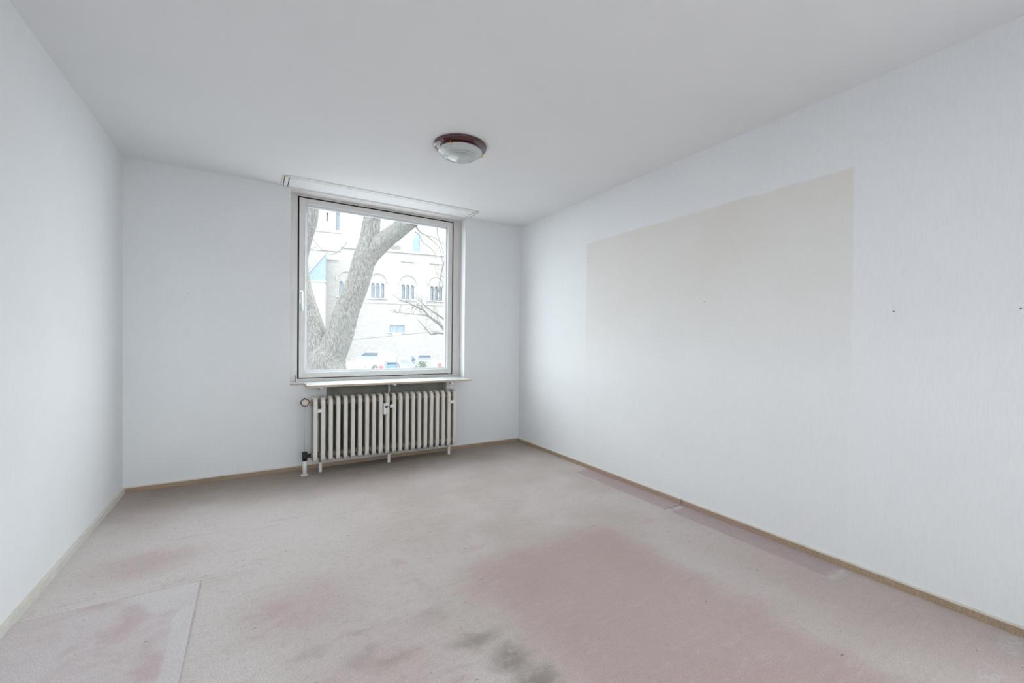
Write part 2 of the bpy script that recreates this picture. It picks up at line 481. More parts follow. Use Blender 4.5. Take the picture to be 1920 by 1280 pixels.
# ------------------------------------------------------------------ geometry helpers
class MB:
    def __init__(self):
        self.v, self.f, self.mi, self.sm = [], [], [], []

    def face(self, idx, mi=0, smooth=False):
        self.f.append(tuple(idx)); self.mi.append(mi); self.sm.append(smooth)

    def box(self, x0, x1, y0, y1, z0, z1, mi=0, bev=0.0):
        if bev > 0:
            return self.bevbox(x0, x1, y0, y1, z0, z1, bev, mi)
        b = len(self.v)
        self.v += [(x, y, z) for z in (z0, z1) for y in (y0, y1) for x in (x0, x1)]
        for q in ((0, 2, 3, 1), (4, 5, 7, 6), (0, 1, 5, 4), (2, 6, 7, 3), (0, 4, 6, 2), (1, 3, 7, 5)):
            self.face([b + i for i in q], mi)
        return self

    def bevbox(self, x0, x1, y0, y1, z0, z1, c, mi=0):
        """box with chamfered edges"""
        c = min(c, (x1 - x0) / 2.01, (y1 - y0) / 2.01, (z1 - z0) / 2.01)
        X, Y, Z = (x0, x1), (y0, y1), (z0, z1)
        ix = {}
        b = len(self.v)
        for i in (0, 1):
            for j in (0, 1):
                for k in (0, 1):
                    sx, sy, sz = (1 - 2 * i) * c, (1 - 2 * j) * c, (1 - 2 * k) * c
                    for a, p in enumerate(((X[i], Y[j] + sy, Z[k] + sz), (X[i] + sx, Y[j], Z[k] + sz), (X[i] + sx, Y[j] + sy, Z[k]))):
                        ix[(i, j, k, a)] = len(self.v)
                        self.v.append(p)
        cen = Vector(((x0 + x1) / 2, (y0 + y1) / 2, (z0 + z1) / 2))

        def put(q):
            P = [Vector(self.v[i]) for i in q]
            nrm = (P[1] - P[0]).cross(P[2] - P[0])
            if nrm.dot(sum(P, Vector()) / len(P) - cen) < 0:
                q = q[::-1]
            self.face(q, mi)
        for i in (0, 1):
            put([ix[(i, 0, 0, 0)], ix[(i, 1, 0, 0)], ix[(i, 1, 1, 0)], ix[(i, 0, 1, 0)]])
            put([ix[(0, i, 0, 1)], ix[(1, i, 0, 1)], ix[(1, i, 1, 1)], ix[(0, i, 1, 1)]])
            put([ix[(0, 0, i, 2)], ix[(1, 0, i, 2)], ix[(1, 1, i, 2)], ix[(0, 1, i, 2)]])
        for i in (0, 1):
            for j in (0, 1):
                put([ix[(i, j, 0, 0)], ix[(i, j, 1, 0)], ix[(i, j, 1, 1)], ix[(i, j, 0, 1)]])
                put([ix[(i, 0, j, 0)], ix[(i, 1, j, 0)], ix[(i, 1, j, 2)], ix[(i, 0, j, 2)]])
                put([ix[(0, i, j, 1)], ix[(1, i, j, 1)], ix[(1, i, j, 2)], ix[(0, i, j, 2)]])
                for k in (0, 1):
                    put([ix[(i, j, k, 0)], ix[(i, j, k, 1)], ix[(i, j, k, 2)]])
        return self

    def prism(self, pts, lo, hi, axis='z', mi=0, mi_side=None):
        """closed polygon (ccw) extruded along an axis"""
        n = len(pts)
        b = len(self.v)
        for h in (lo, hi):
            for p, q in pts:
                self.v.append({'z': (p, q, h), 'y': (p, h, q), 'x': (h, p, q)}[axis])
        ms = mi if mi_side is None else mi_side
        self.face([b + i for i in range(n)][::-1], mi)
        self.face([b + n + i for i in range(n)], mi)
        for i in range(n):
            j = (i + 1) % n
            self.face([b + i, b + j, b + n + j, b + n + i], ms)
        return self

    def tube(self, path, radii, seg=12, mi=0, caps=True, smooth=True, jitter=None, section=None, up=None, closed=False):
        P = [Vector(p) for p in path]
        if isinstance(radii, (int, float)):
            radii = [radii] * len(P)
        rings = []
        prev = None
        m = len(P)
        for i, p in enumerate(P):
            if closed:
                t = P[(i + 1) % m] - P[(i - 1) % m]
            else:
                t = (P[min(i + 1, m - 1)] - P[max(i - 1, 0)])
            t = t.normalized()
            if up is not None:
                a = Vector(up)
                a = (a - t * a.dot(t)).normalized()
            elif prev is None:
                a = Vector((1, 0, 0)) if abs(t.x) < 0.8 else Vector((0, 1, 0))
                a = (a - t * a.dot(t)).normalized()
            else:
                a = (prev - t * prev.dot(t)).normalized()
            prev = a
            bvec = t.cross(a)
            b0 = len(self.v)
            if section:
                for (sa, sb) in section:
                    self.v.append(tuple(p + a * sa * radii[i] + bvec * sb * radii[i]))
                seg_n = len(section)
            else:
                for k in range(seg):
                    an = 2 * PI * k / seg
                    r = radii[i]
                    if jitter:
                        r *= jitter(p, an, i)
                    self.v.append(tuple(p + a * r * math.cos(an) + bvec * r * math.sin(an)))
                seg_n = seg
            rings.append(b0)
        cnt = m if closed else m - 1
        for i in range(cnt):
            A, B = rings[i], rings[(i + 1) % m]
            for k in range(seg_n):
                l = (k + 1) % seg_n
                self.face([A + k, A + l, B + l, B + k], mi, smooth)
        if caps and not closed:
            self.face([rings[0] + k for k in range(seg_n)][::-1], mi)
            self.face([rings[-1] + k for k in range(seg_n)], mi)
        return self

    def lathe(self, prof, seg=48, cen=(0, 0, 0), axis='z', mi=0, smooth=True):
        """profile of (r, h) revolved about an axis through cen"""
        c = Vector(cen)
        rings = []
        for r, h in prof:
            if r < 1e-6:
                rings.append([len(self.v)])
                self.v.append(tuple(c + {'z': Vector((0, 0, h)), 'y': Vector((0, h, 0)), 'x': Vector((h, 0, 0))}[axis]))
            else:
                b0 = len(self.v)
                for k in range(seg):
                    a = 2 * PI * k / seg
                    p, q = r * math.cos(a), r * math.sin(a)
                    self.v.append(tuple(c + {'z': Vector((p, q, h)), 'y': Vector((p, h, q)), 'x': Vector((h, p, q))}[axis]))
                rings.append(list(range(b0, b0 + seg)))
        for A, B in zip(rings, rings[1:]):
            for k in range(seg):
                l = (k + 1) % seg
                if len(A) == 1 and len(B) == 1:
                    continue
                if len(A) == 1:
                    self.face([A[0], B[l], B[k]], mi, smooth)
                elif len(B) == 1:
                    self.face([A[k], A[l], B[0]], mi, smooth)
                else:
                    self.face([A[k], A[l], B[l], B[k]], mi, smooth)
        return self

    def plate(self, outer, holes, y0, y1, mi=0, tf=None):
        """wall plate in the u/z plane from depth y0 (front) to y1 with through holes"""
        loops = [outer] + holes
        polys = [[Vector((p[0], p[1], 0)) for p in lp] for lp in loops]
        flat = [p for lp in loops for p in lp]
        tris = tessellate_polygon(polys)
        for depth in (y0, y1):
            b = len(self.v)
            self.v += [(p[0], depth, p[1]) for p in flat]
            for t in tris:
                self.face([b + i for i in t], mi)
        for lp in loops:
            b = len(self.v)
            n = len(lp)
            for d in (y0, y1):
                self.v += [(p[0], d, p[1]) for p in lp]
            for i in range(n):
                j = (i + 1) % n
                self.face([b + i, b + j, b + n + j, b + n + i], mi)
        return self

    def xf(self, mat):
        self.v = [tuple(mat @ Vector(p)) for p in self.v]
        return self

    def build(self, name, mats, parent=None, fix=True):
        me = bpy.data.meshes.new(name)
        me.from_pydata(self.v, [], self.f)
        for m in (mats if isinstance(mats, (list, tuple)) else [mats]):
            me.materials.append(M[m] if isinstance(m, str) else m)
        for p, mi, sm in zip(me.polygons, self.mi, self.sm):
            p.material_index = mi
            p.use_smooth = sm
        me.update()
        if fix:
            import bmesh
            bm = bmesh.new()
            bm.from_mesh(me)
            bmesh.ops.recalc_face_normals(bm, faces=bm.faces)
            bm.to_mesh(me)
            bm.free()
        return place(name, me, parent)


def place(name, me, parent=None):
    o = bpy.data.objects.new(name, me)
    COL.objects.link(o)
    if parent is not None:
        o.parent = parent
        o.matrix_parent_inverse = world_of(parent).inverted()
    return o


def world_of(o):
    m = Matrix.LocRotScale(o.location, o.rotation_euler, o.scale)
    if o.parent is not None:
        return world_of(o.parent) @ o.matrix_parent_inverse @ m
    return m


def tag(o, label=None, cat=None, group=None, kind=None):
    if label: o['label'] = label
    if cat: o['category'] = cat
    if group: o['group'] = group
    if kind: o['kind'] = kind
    return o


def thing(name, label, cat, loc=(0, 0, 0), group=None, kind=None):
    o = bpy.data.objects.new(name, None)
    o.empty_display_size = 0.1
    COL.objects.link(o)
    o.location = loc
    return tag(o, label, cat, group, kind)


def smooth_path(pts, n=6):
    """Catmull-Rom through (x,y,z[,r]) points"""
    out = []
    P = [Vector(p) for p in pts]
    for i in range(len(P) - 1):
        p0, p1, p2, p3 = P[max(i - 1, 0)], P[i], P[i + 1], P[min(i + 2, len(P) - 1)]
        for k in range(n):
            t = k / n
            out.append(0.5 * ((2 * p1) + (p2 - p0) * t + (2 * p0 - 5 * p1 + 4 * p2 - p3) * t * t + (3 * p1 - p0 - 3 * p2 + p3) * t ** 3))
    out.append(P[-1])
    return out


# ------------------------------------------------------------------ room shell
W, H, YF = 3.47, 2.5, -5.45        # width, height, y of the wall behind the camera
WX0, WX1 = 1.10, 2.776              # window opening
FR = 0.14                           # recess of the window frame

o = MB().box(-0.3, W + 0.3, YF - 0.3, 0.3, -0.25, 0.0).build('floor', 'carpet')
tag(o, 'worn pinkish beige fitted carpet with bed outline and dark spots', kind='structure')
o = MB().box(-0.3, W + 0.3, YF - 0.3, 0.3, H, H + 0.25).build('ceiling', 'ceiling')
tag(o, 'plain matt white ceiling', kind='structure')
wl = MB().box(-0.3, 0, YF - 0.3, 0.3, 0.0, H).build('wall_left', 'wall_left')
tag(wl, 'white textured wallpaper wall, brightly lit', kind='structure')
DY0, DY1, DZ1 = -5.40, -4.35, 2.20   # balcony door beside the camera
b = MB()
b.box(W, W + 0.3, DY1, 0.3, 0.0, H)
b.box(W, W + 0.3, YF - 0.3, DY0, 0.0, H)
b.box(W, W + 0.3, DY0, DY1, DZ1, H)
wr = b.build('wall_right', 'wall_right', fix=False)
tag(wr, 'white textured wallpaper wall with large yellowed wardrobe outline', kind='structure')

b = MB()
b.box(0, WX0, 0, 0.3, 0, H)
b.box(WX1, W, 0, 0.3, 0, H)
b.box(WX0, WX1, 0, 0.3, 2.492, H)
NX0, NX1 = 1.396, 2.56
b.box(WX0, NX0, 0, 0.3, 0, 0.7545)
b.box(NX1, WX1, 0, 0.3, 0, 0.7545)
b.box(NX0, NX1, 0, 0.3, 0, 0.075)
b.box(NX0, NX1, 0.10, 0.3, 0.075, 0.7545)
b.box(WX0, WX1, FR, 0.3, 0.7545, 0.770)
wb = b.build('wall_back', 'wall_left', fix=False)
tag(wb, 'white textured wallpaper wall around the window', kind='structure')

b = MB()
RX0, RX1, RZ0, RZ1 = 0.50, 1.90, 0.80, 2.30
b.box(0, RX0, YF - 0.3, YF, 0, H)
b.box(RX1, W, YF - 0.3, YF, 0, H)
b.box(RX0, RX1, YF - 0.3, YF, 0, RZ0)
b.box(RX0, RX1, YF - 0.3, YF, RZ1, H)
wf = b.build('wall_front', 'wall_left', fix=False)
tag(wf, 'white wallpaper wall with a second window', kind='structure')
o = MB().box(W + 0.3, W + 1.95, -6.2, -3.6, H + 0.05, H + 0.23).build('sun_block_slab', 'reveal')  # unseen slab, added to keep the sun out of the doorway
tag(o, 'slab added outside above the door to block the sun', kind='structure')

# nails left in the walls
for par, (x, y, z), ax in ((wr, (W, -3.444, 1.329), 'x'), (wr, (W, -3.847, 1.32), 'x'), (wr, (W, -1.205, 1.951), 'x'), (wr, (W, -2.423, 1.454), 'x'),
                           (wb, (0.391, 0, 1.516), 'y'), (wb, (3.262, 0, 1.574), 'y')):
    s = -1
    mb = MB().lathe([(0.0, 0.0), (0.0018, 0.0), (0.0018, s * 0.006), (0.003, s * 0.006), (0.003, s * 0.0075), (0, s * 0.008)], 8, (x, y, z), ax)
    mb.build('nail', 'nail', par)

# inset carpet patch, one level higher than the carpet around it
mb = MB().prism([(0.016, -1.745), (0.016, -5.0), (0.632, -5.0), (0.622, -2.44), (0.617, -1.737)], 0.0, 0.006, 'z')
o = mb.build('carpet_patch', 'patch')
tag(o, 'pale pink carpet patch with taped edge inlaid beside left wall', 'carpet')

# baseboards: carpet strip in a plastic lip
def baseboard(name, label, pieces, strip_mat):
    root = thing(name, label, None, kind='structure')
    for (x0, x1, y0, y1, ox, oy) in pieces:
        mb = MB().box(x0, x1, y0, y1, 0.0, 0.033)
        mb.build('strip', strip_mat, root)
        # lip sits on the strip against the wall
        mb = MB().box(x0 + max(ox, 0), x1 + min(ox, 0), y0 + max(oy, 0), y1 + min(oy, 0), 0.033, 0.040)
        mb.build('lip', 'lip', root)
    return root

t = 0.014
baseboard('baseboard_back', 'brown carpet baseboard below the window', [(0.0, W, -t, 0.0, 0, 0.003)], 'skirting_carpet')
baseboard('baseboard_right', 'brown carpet baseboard with a joint', [(W - t, W, -2.262, -t, 0.003, 0), (W - t, W, DY1, -2.285, 0.003, 0)], 'skirting_carpet')
MB().box(W - 0.012, W, -2.285, -2.262, 0.0, 0.030).build('joint_gap', 'dust_shade_brown', bpy.data.objects['baseboard_right'])
baseboard('baseboard_left', 'cream baseboard', [(0.0, t + 0.002, YF, -t, 0, 0)], 'cream_board')  # cream strip along the left wall

# ------------------------------------------------------------------ window
win = thing('window_1', 'large single pane window with aged white wooden frame and handle', None, (1.94, FR, 0.77), kind='structure')
GX0, GX1, GZ0, GZ1 = 1.166, 2.694, 0.800, 2.474    # outer edge of the dark gap


def ring(mb, ax0, ax1, az0, az1, bx0, bx1, bz0, bz1, y0, y1, mi=0):
    """rectangular frame between outer (a) and inner (b) rectangle"""
    mb.box(ax0, bx0, y0, y1, az0, az1, mi)
    mb.box(bx1, ax1, y0, y1, az0, az1, mi)
    mb.box(bx0, bx1, y0, y1, az0, bz0, mi)
    mb.box(bx0, bx1, y0, y1, bz1, az1, mi)
    return mb


mb = MB()
ring(mb, WX0 - 0.02, WX1 + 0.02, 0.760, H + 0.0, GX0, GX1, GZ0, GZ1, FR, FR + 0.07)
mb.build('frame', 'frame', win, fix=False)
mb = MB()
ring(mb, GX0, GX1, GZ0, GZ1, GX0 + 0.03, GX1 - 0.03, GZ0 + 0.03, GZ1 - 0.03, FR + 0.010, FR + 0.07)
mb.build('seal', 'gap', win, fix=False)
g = 0.0135
SX0, SX1, SZ0, SZ1 = GX0 + g, GX1 - g, GZ0 + g * 0.6, GZ1 - g
mb = MB()
mb.bevbox(SX0, SX0 + 0.052, FR - 0.006, FR + 0.06, SZ0, SZ1, 0.003)
mb.bevbox(SX1 - 0.052, SX1, FR - 0.006, FR + 0.06, SZ0, SZ1, 0.003)
mb.bevbox(SX0 + 0.0515, SX1 - 0.0515, FR - 0.0058, FR + 0.06, SZ0, SZ0 + 0.05, 0.003)
mb.bevbox(SX0 + 0.0515, SX1 - 0.0515, FR - 0.0058, FR + 0.06, SZ1 - 0.05, SZ1, 0.003)
mb.build('sash', 'sash', win, fix=False)
MB().box(WX0 + 0.001, WX1 - 0.001, 0.001, FR + 0.001, 2.4885, 2.4922).build('soffit_panel', 'frame', win)
MB().box(WX1 - 0.003, WX1, 0.002, FR + 0.001, 0.7725, 2.4885).build('reveal_lining', 'reveal', win)
# sloped glazing bead
IX0, IX1, IZ0, IZ1 = SX0 + 0.05, SX1 - 0.05, SZ0 + 0.049, SZ1 - 0.049
q = 0.019
mb = MB()
b0 = len(mb.v)
for (x, z) in ((IX0, IZ0), (IX1, IZ0), (IX1, IZ1), (IX0, IZ1)):
    mb.v.append((x, FR + 0.004, z))
for (x, z) in ((IX0 + q, IZ0 + q), (IX1 - q, IZ0 + q), (IX1 - q, IZ1 - q), (IX0 + q, IZ1 - q)):
    mb.v.append((x, FR + 0.020, z))
for (x, z) in ((IX0 + q, IZ0 + q), (IX1 - q, IZ0 + q), (IX1 - q, IZ1 - q), (IX0 + q, IZ1 - q)):
    mb.v.append((x, FR + 0.034, z))
for r in (0, 4):
    for k in range(4):
        l = (k + 1) % 4
        mb.face([r + k, r + l, r + 4 + l, r + 4 + k])
mb.build('glazing_bead', 'bead', win, fix=False)
MB().box(IX0 + 0.005, IX1 - 0.005, FR + 0.032, FR + 0.036, IZ0 + 0.005, IZ1 - 0.005).build('pane', 'pane', win)
# outer glazing rebate
mb = MB()
ring(mb, IX0 - 0.02, IX1 + 0.02, IZ0 - 0.02, IZ1 + 0.02, IX0 + 0.012, IX1 - 0.012, IZ0 + 0.012, IZ1 - 0.012, FR + 0.037, FR + 0.075)
mb.build('outer_bead', 'bead', win, fix=False)
# handle
hb = MB().bevbox(1.180, 1.212, FR - 0.014, FR - 0.004, 1.490, 1.612, 0.003).build('handle_plate', 'handle', win)
mb = MB().tube([(1.196, FR - 0.012, 1.585), (1.196, FR - 0.045, 1.585)], 0.010, 12)
mb.tube([(1.196, FR - 0.045, 1.598), (1.197, FR - 0.048, 1.575), (1.200, FR - 0.046, 1.52), (1.202, FR - 0.040, 1.46), (1.203, FR - 0.036, 1.42)],
        [0.010, 0.011, 0.010, 0.009, 0.008], 12)
mb.build('handle_lever', 'handle', win)
# hinge knuckle at the lower corner, open crack in the frame
MB().tube([(SX1 - 0.03, FR - 0.008, GZ0 - 0.012), (SX1 - 0.03, FR - 0.008, GZ0 + 0.012)], 0.007, 10).build('hinge', 'steel', win)
MB().box(1.149, 1.154, FR - 0.0006, FR + 0.003, 0.772, 0.835).build('crack', 'gap', win)

# second window in the wall behind the camera
win2 = thing('window_2', 'second window behind the viewer with white frame', None, (1.735, YF, RZ0), kind='structure')
mb = MB()
ring(mb, RX0, RX1, RZ0, RZ1, RX0 + 0.06, RX1 - 0.06, RZ0 + 0.06, RZ1 - 0.06, YF - 0.2, YF - 0.14)
mb.box(1.17, 1.23, YF - 0.2, YF - 0.14, RZ0 + 0.06, RZ1 - 0.06)
mb.build('frame', 'frame', win2, fix=False)

door = thing('door_1', 'open balcony doorway with white frame beside the viewer', None, (W + 0.1, -4.875, 0.0), kind='structure')
mb = MB()
mb.box(W + 0.10, W + 0.17, DY0, DY0 + 0.05, 0.0, DZ1)
mb.box(W + 0.10, W + 0.17, DY1 - 0.05, DY1, 0.0, DZ1)
mb.box(W + 0.10, W + 0.17, DY0 + 0.05, DY1 - 0.05, DZ1 - 0.05, DZ1)
mb.build('frame', 'frame', door, fix=False)

# ------------------------------------------------------------------ window sill board
sill = thing('window_sill', 'white laminate sill board with bare chipboard edge below window', None, (1.94, -0.1, 0.754), kind='structure')
YS = -0.262
mb = MB()
pts = [(WX0, FR), (WX0, 0.0), (1.212, 0.0), (1.212, YS), (2.742, YS), (2.742, 0.0), (WX1, 0.0), (WX1, FR)]
n = len(pts)
for h in (0.7545, 0.772):
    mb.v += [(x, y, h) for x, y in pts]
mb.face([0, 1, 7, ], 1)
mb.f, mb.mi, mb.sm = [], [], []
# top and bottom as three quads each, edges in bare chipboard
for s, mi in ((0, 1), (n, 0)):
    mb.face([s + 3, s + 4, s + 5, s + 2], mi)
    mb.face([s + 1, s + 2, s + 5, s + 6], mi)
    mb.face([s + 1, s + 6, s + 7, s + 0], mi)
for i in range(n):
    j = (i + 1) % n
    mb.face([i, j, n + j, n + i], 1)
mb.build('board', ['sill_top', 'sill_edge'], sill, fix=False)
for x in (1.313, 1.941, 2.513):
    arm = MB().box(x - 0.012, x + 0.012, YS + 0.008, -0.001, 0.744, 0.7545).build('bracket_arm', 'steel', sill)
    MB().bevbox(x - 0.002, x + 0.020, YS - 0.005, YS + 0.010, 0.741, 0.7535, 0.002).build('clip', 'meter', arm)
    MB().box(x - 0.012, x - 0.003, YS - 0.003, YS + 0.010, 0.738, 0.746).build('clip_screw', 'black', arm)
for x, w_ in ((1.335, 0.02), (1.962, 0.009), (2.585, 0.02)):
    MB().box(x - w_, x + w_, -0.012, 0.0 if w_ > 0.01 else 0.004, 0.45, 0.744).build('bracket_rail', 'pipe', sill)

# ------------------------------------------------------------------ radiator
rad = thing('radiator', 'cream column radiator with many ribs standing under the window', 'radiator', (1.926, -0.155, 0.0))
PITCH, X0, NS = 0.06138, 1.281, 22
YC = -0.155
sec = [(0.0175, 0.008), (0.0125, 0.0165), (-0.0125, 0.0165), (-0.0175, 0.008), (-0.0175, -0.008), (-0.0125, -0.0165), (0.0125, -0.0165), (0.0175, -0.008)]
mb = MB()
zt, zb, hd, rc = 0.650, 0.112, 0.0605, 0.034
pth = []
for (cy_, cz_, a0) in ((YC - hd + rc, zt - rc, 180), (YC + hd - rc, zt - rc, 90), (YC + hd - rc, zb + rc, 0), (YC - hd + rc, zb + rc, -90)):
    for k in range(5):
        a = math.radians(a0 - k * 22.5)
        pth.append((0, cy_ + rc * math.cos(a), cz_ + rc * math.sin(a)))
mb.tube(pth, 1.0, section=sec, up=(1, 0, 0), closed=True, smooth=False)
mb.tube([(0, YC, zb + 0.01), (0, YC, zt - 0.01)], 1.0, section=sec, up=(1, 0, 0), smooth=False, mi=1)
for k_, f_ in enumerate(mb.f):      # inner and rear columns: gap shade put into a dusty brown
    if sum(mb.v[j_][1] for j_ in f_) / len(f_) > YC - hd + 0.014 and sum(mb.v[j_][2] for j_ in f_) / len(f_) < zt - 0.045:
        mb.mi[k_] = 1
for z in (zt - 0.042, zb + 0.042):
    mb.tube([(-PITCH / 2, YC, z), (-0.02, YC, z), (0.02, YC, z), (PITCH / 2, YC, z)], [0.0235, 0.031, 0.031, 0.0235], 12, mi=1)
    mb.tube([(0, YC - hd, z), (0, YC + hd, z)], 0.0165, 8)
first = mb.build('section', ['radiator', 'dust_shade_brown'], rad)
sme = first.data
first.location.x += X0
for i in range(1, NS):
    c = first.copy()
    COL.objects.link(c)
    c.location.x = X0 + PITCH * i
for x in (1.329, 1.925, 2.536):
    ft = MB().bevbox(x - 0.012, x + 0.012, YC - 0.012, YC + 0.012, 0.0, 0.085, 0.002).build('foot', 'pipe', rad)
    MB().tube([(x, YC, 0.085), (x, YC, 0.135)], 0.009, 10).build('foot_bolt', 'dust_shade_brown', ft)
for x in (1.312, 1.932, 2.540):
    MB().bevbox(x - 0.019, x + 0.021, YC - hd - 0.021, YC - hd - 0.0165, 0.532, 0.564, 0.002).build('clamp_plate', 'meter', rad)
    MB().tube([(x, YC - hd - 0.017, 0.548), (x, -0.0005, 0.548)], 0.005, 8).build('clamp_bolt', 'steel', rad)
MB().box(NX0 + 0.001, NX1 - 0.001, 0.094, 0.0995, 0.0755, 0.754).build('niche_shade_sheet', 'niche', wb)  # dark sheet added here, the niche's shade put into its colour
# heat meter
mx = 1.8745
met = MB().bevbox(mx - 0.024, mx + 0.024, YC - hd - 0.040, YC - hd - 0.0165, 0.474, 0.580, 0.004).build('heat_meter', 'meter', rad)
yq = YC - hd - 0.0406
disp = [(mx - 0.013, 0.557), (mx - 0.013, 0.547), (mx - 0.008, 0.537), (mx, 0.532), (mx + 0.008, 0.537), (mx + 0.015, 0.547), (mx + 0.015, 0.557)]
MB().prism(disp, yq, yq + 0.001, 'y').build('display', 'display', met)
MB().box(mx - 0.014, mx + 0.014, yq, yq + 0.001, 0.487, 0.489).build('label_line', 'print', met)
for k in range(3):
    MB().box(mx - 0.002 + 0.001 * k, mx + 0.008, yq, yq + 0.001, 0.508 + 0.006 * k, 0.510 + 0.006 * k).build('label_print', 'print', met)
# pipe with valves
px_, py_ = 1.203, -0.19
mb = MB().tube([(px_, py_, 0.0), (px_, py_, 0.125)], 0.017, 14)
mb.build('pipe', 'pipe', rad)
MB().lathe([(0.0, 0.004), (0.03, 0.004), (0.032, 0.0005), (0.0, 0.0005)], 20, (px_, py_, 0)).build('floor_collar', 'pipe', rad)
mb = MB().tube([(px_, py_, 0.122), (px_, py_, 0.19)], 0.019, 12)
mb.tube([(px_, py_, 0.196), (px_, py_, 0.186)], 0.024, 6)
mb.tube([(px_, py_, 0.154), (px_ + 0.030, YC - 0.005, 0.154), (px_ + 0.045, YC, 0.154)], [0.015, 0.017, 0.02], 10)
mb.build('lower_valve', 'black', rad)
MB().tube([(px_ + 0.045, YC, 0.154), (X0, YC, 0.154)], 0.014, 10).build('lower_union', 'pipe', rad)
MB().tube([(px_ - 0.003, py_, 0.19), (px_ - 0.003, py_, 0.61)], 0.0032, 8).build('thin_rod', 'steel', rad)
mb = MB().tube([(px_, YC + 0.02, 0.608), (px_, -0.19, 0.620)], 0.016, 12)
mb.tube([(px_, YC, 0.608), (X0, YC, 0.608)], 0.013, 12)
mb.build('upper_valve', 'knob', rad)
kn = MB().lathe([(0, -0.050), (0.020, -0.050), (0.026, -0.046), (0.028, -0.040), (0.028, 0.0), (0.018, 0.004), (0.0, 0.004)], 24, (px_ - 0.004, -0.20, 0.628), 'y').build('thermostat_knob', 'knob', rad)
mb = MB()
for k in range(12):
    a = 2 * PI * k / 12
    mb.tube([(px_ - 0.004 + 0.030 * math.cos(a), -0.243, 0.628 + 0.030 * math.sin(a)), (px_ - 0.004 + 0.030 * math.cos(a), -0.205, 0.628 + 0.030 * math.sin(a))],
            0.0052 if k % 3 else 0.007, 6)
mb.build('grip_rib', 'black', kn)

# ------------------------------------------------------------------ ceiling lamp
LX, LY = 2.030, -1.530
lamp = thing('ceiling_lamp', 'round wine red ceiling lamp with ribbed frosted glass bowl', 'lamp', (LX, LY, 2.5))
MB().lathe([(0.0, 2.5), (0.168, 2.5), (0.179, 2.4965), (0.181, 2.490), (0.178, 2.483), (0.168, 2.477), (0.146, 2.472), (0.139, 2.462), (0.136, 2.448), (0.0, 2.448)],
           72, (LX, LY, 0)).build('base', 'lamp_red', lamp)
prof = []
R_, D_ = 0.151, 0.050
prof += [(0.0, 2.4575), (0.148, 2.4575), (R_, 2.4565), (0.1515, 2.4535)]
for k in range(1, 26):
    r = R_ * (1 - k / 25)
    z = 2.452 - D_ * (1 - (r / R_) ** 2.2)
    prof.append((r, z))
shade = MB().lathe(prof, 72, (LX, LY, 0)).build('glass_bowl', 'lamp_glass', lamp)
for r in (0.088, 0.108):
    z = 2.452 - D_ * (1 - (r / R_) ** 2.2)
    mb = MB()
    mb.lathe([(r - 0.0012, z - 0.0008), (r, z - 0.0022), (r + 0.0012, z - 0.0004)], 72, (LX, LY, 0))
    mb.build('glass_ring', 'print', shade)
for a in (222, -16, 72):
    c_, s_ = math.cos(math.radians(a)), math.sin(math.radians(a))
    x, y = LX + 0.149 * c_, LY + 0.149 * s_
    mb = MB().tube([(x, y, 2.475), (x, y, 2.452)], 0.0035, 8)
    mb.lathe([(0, 2.4585), (0.006, 2.457), (0.0085, 2.451), (0.007, 2.444), (0.003, 2.441), (0, 2.4405)], 14, (x, y, 0))
    mb.build('brass_knob', 'brass', lamp)

# ------------------------------------------------------------------ curtain rail on the ceiling
railo = thing('curtain_rail', 'white double track curtain rail bent round on ceiling above window', 'curtain rail', (1.92, -0.27, 2.5))


def upath(off, rr):
    """U shaped path, off = inset from the outer slot line"""
    xa, xb, yf = 1.041 + off, 2.797 - off, -0.278 + off
    pts_ = [(xa, -0.004)]
    for k in range(7):
        a = math.radians(180 + 15 * k)
        pts_.append((xa + rr + rr * math.cos(a), yf + rr + rr * math.sin(a)))
    for k in range(7):
        a = math.radians(270 + 15 * k)
        pts_.append((xb - rr + rr * math.cos(a), yf + rr + rr * math.sin(a)))
    pts_.append((xb, -0.004))
    return pts_


def strip_between(mb, A, B, z0, z1, i0, i1, mi=0):
    for i in range(i0, i1):
        b0 = len(mb.v)
        for z in (z0, z1):
            for p in (A[i], A[i + 1], B[i + 1], B[i]):
                mb.v.append((p[0], p[1], z))
        for q_ in ((0, 1, 2, 3), (7, 6, 5, 4), (0, 4, 5, 1), (1, 5, 6, 2), (2, 6, 7, 3), (3, 7, 4, 0)):
            mb.face([b0 + j for j in q_], mi)


offs = [(-0.013, 0.053), (-0.0035, 0.0435), (0.0035, 0.0365), (0.0315, 0.022), (0.0385, 0.018), (0.048, 0.012)]
P_ = [upath(a_, max(r_, 0.01)) for a_, r_ in offs]
nP = len(P_[0])
mb = MB()
strip_between(mb, P_[1], P_[4], 2.4950, 2.5, 0, nP - 1)
mb.build('track_groove', 'black', railo, fix=False)
for (i0, i1, nm, mt) in ((0, 1, 'track', 'rail'), (7, 8, 'track', 'rail'), (nP - 2, nP - 1, 'track', 'rail'), (1, 7, 'corner_piece', 'rail_corner'), (8, nP - 2, 'corner_piece', 'rail_corner')):
    mb = MB()
    for a_, b_ in ((0, 1), (2, 3), (4, 5)):
        strip_between(mb, P_[a_], P_[b_], 2.4936, 2.4950 if a_ == 2 else 2.5, i0, i1)
    mb.build(nm, mt, railo, fix=False)

# ------------------------------------------------------------------ outside: ground
GZ = -1.0
o = MB().box(-60, 90, -60, 26.0, GZ - 0.8, GZ).build('street', 'asphalt')
tag(o, 'pale asphalt street and parking area outside the window', kind='structure')
GL = -1.5
o = MB().box(-60, 90, 26.0, 110, GL - 0.3, GL).build('parking_ground', 'asphalt')
tag(o, 'lower parking ground in front of the church', kind='structure')
o = MB().box(-0.3, W + 0.3, -5.75, 0.3, GZ, -0.25).build('house_plinth', 'reveal')
tag(o, 'plinth below the room', kind='structure')

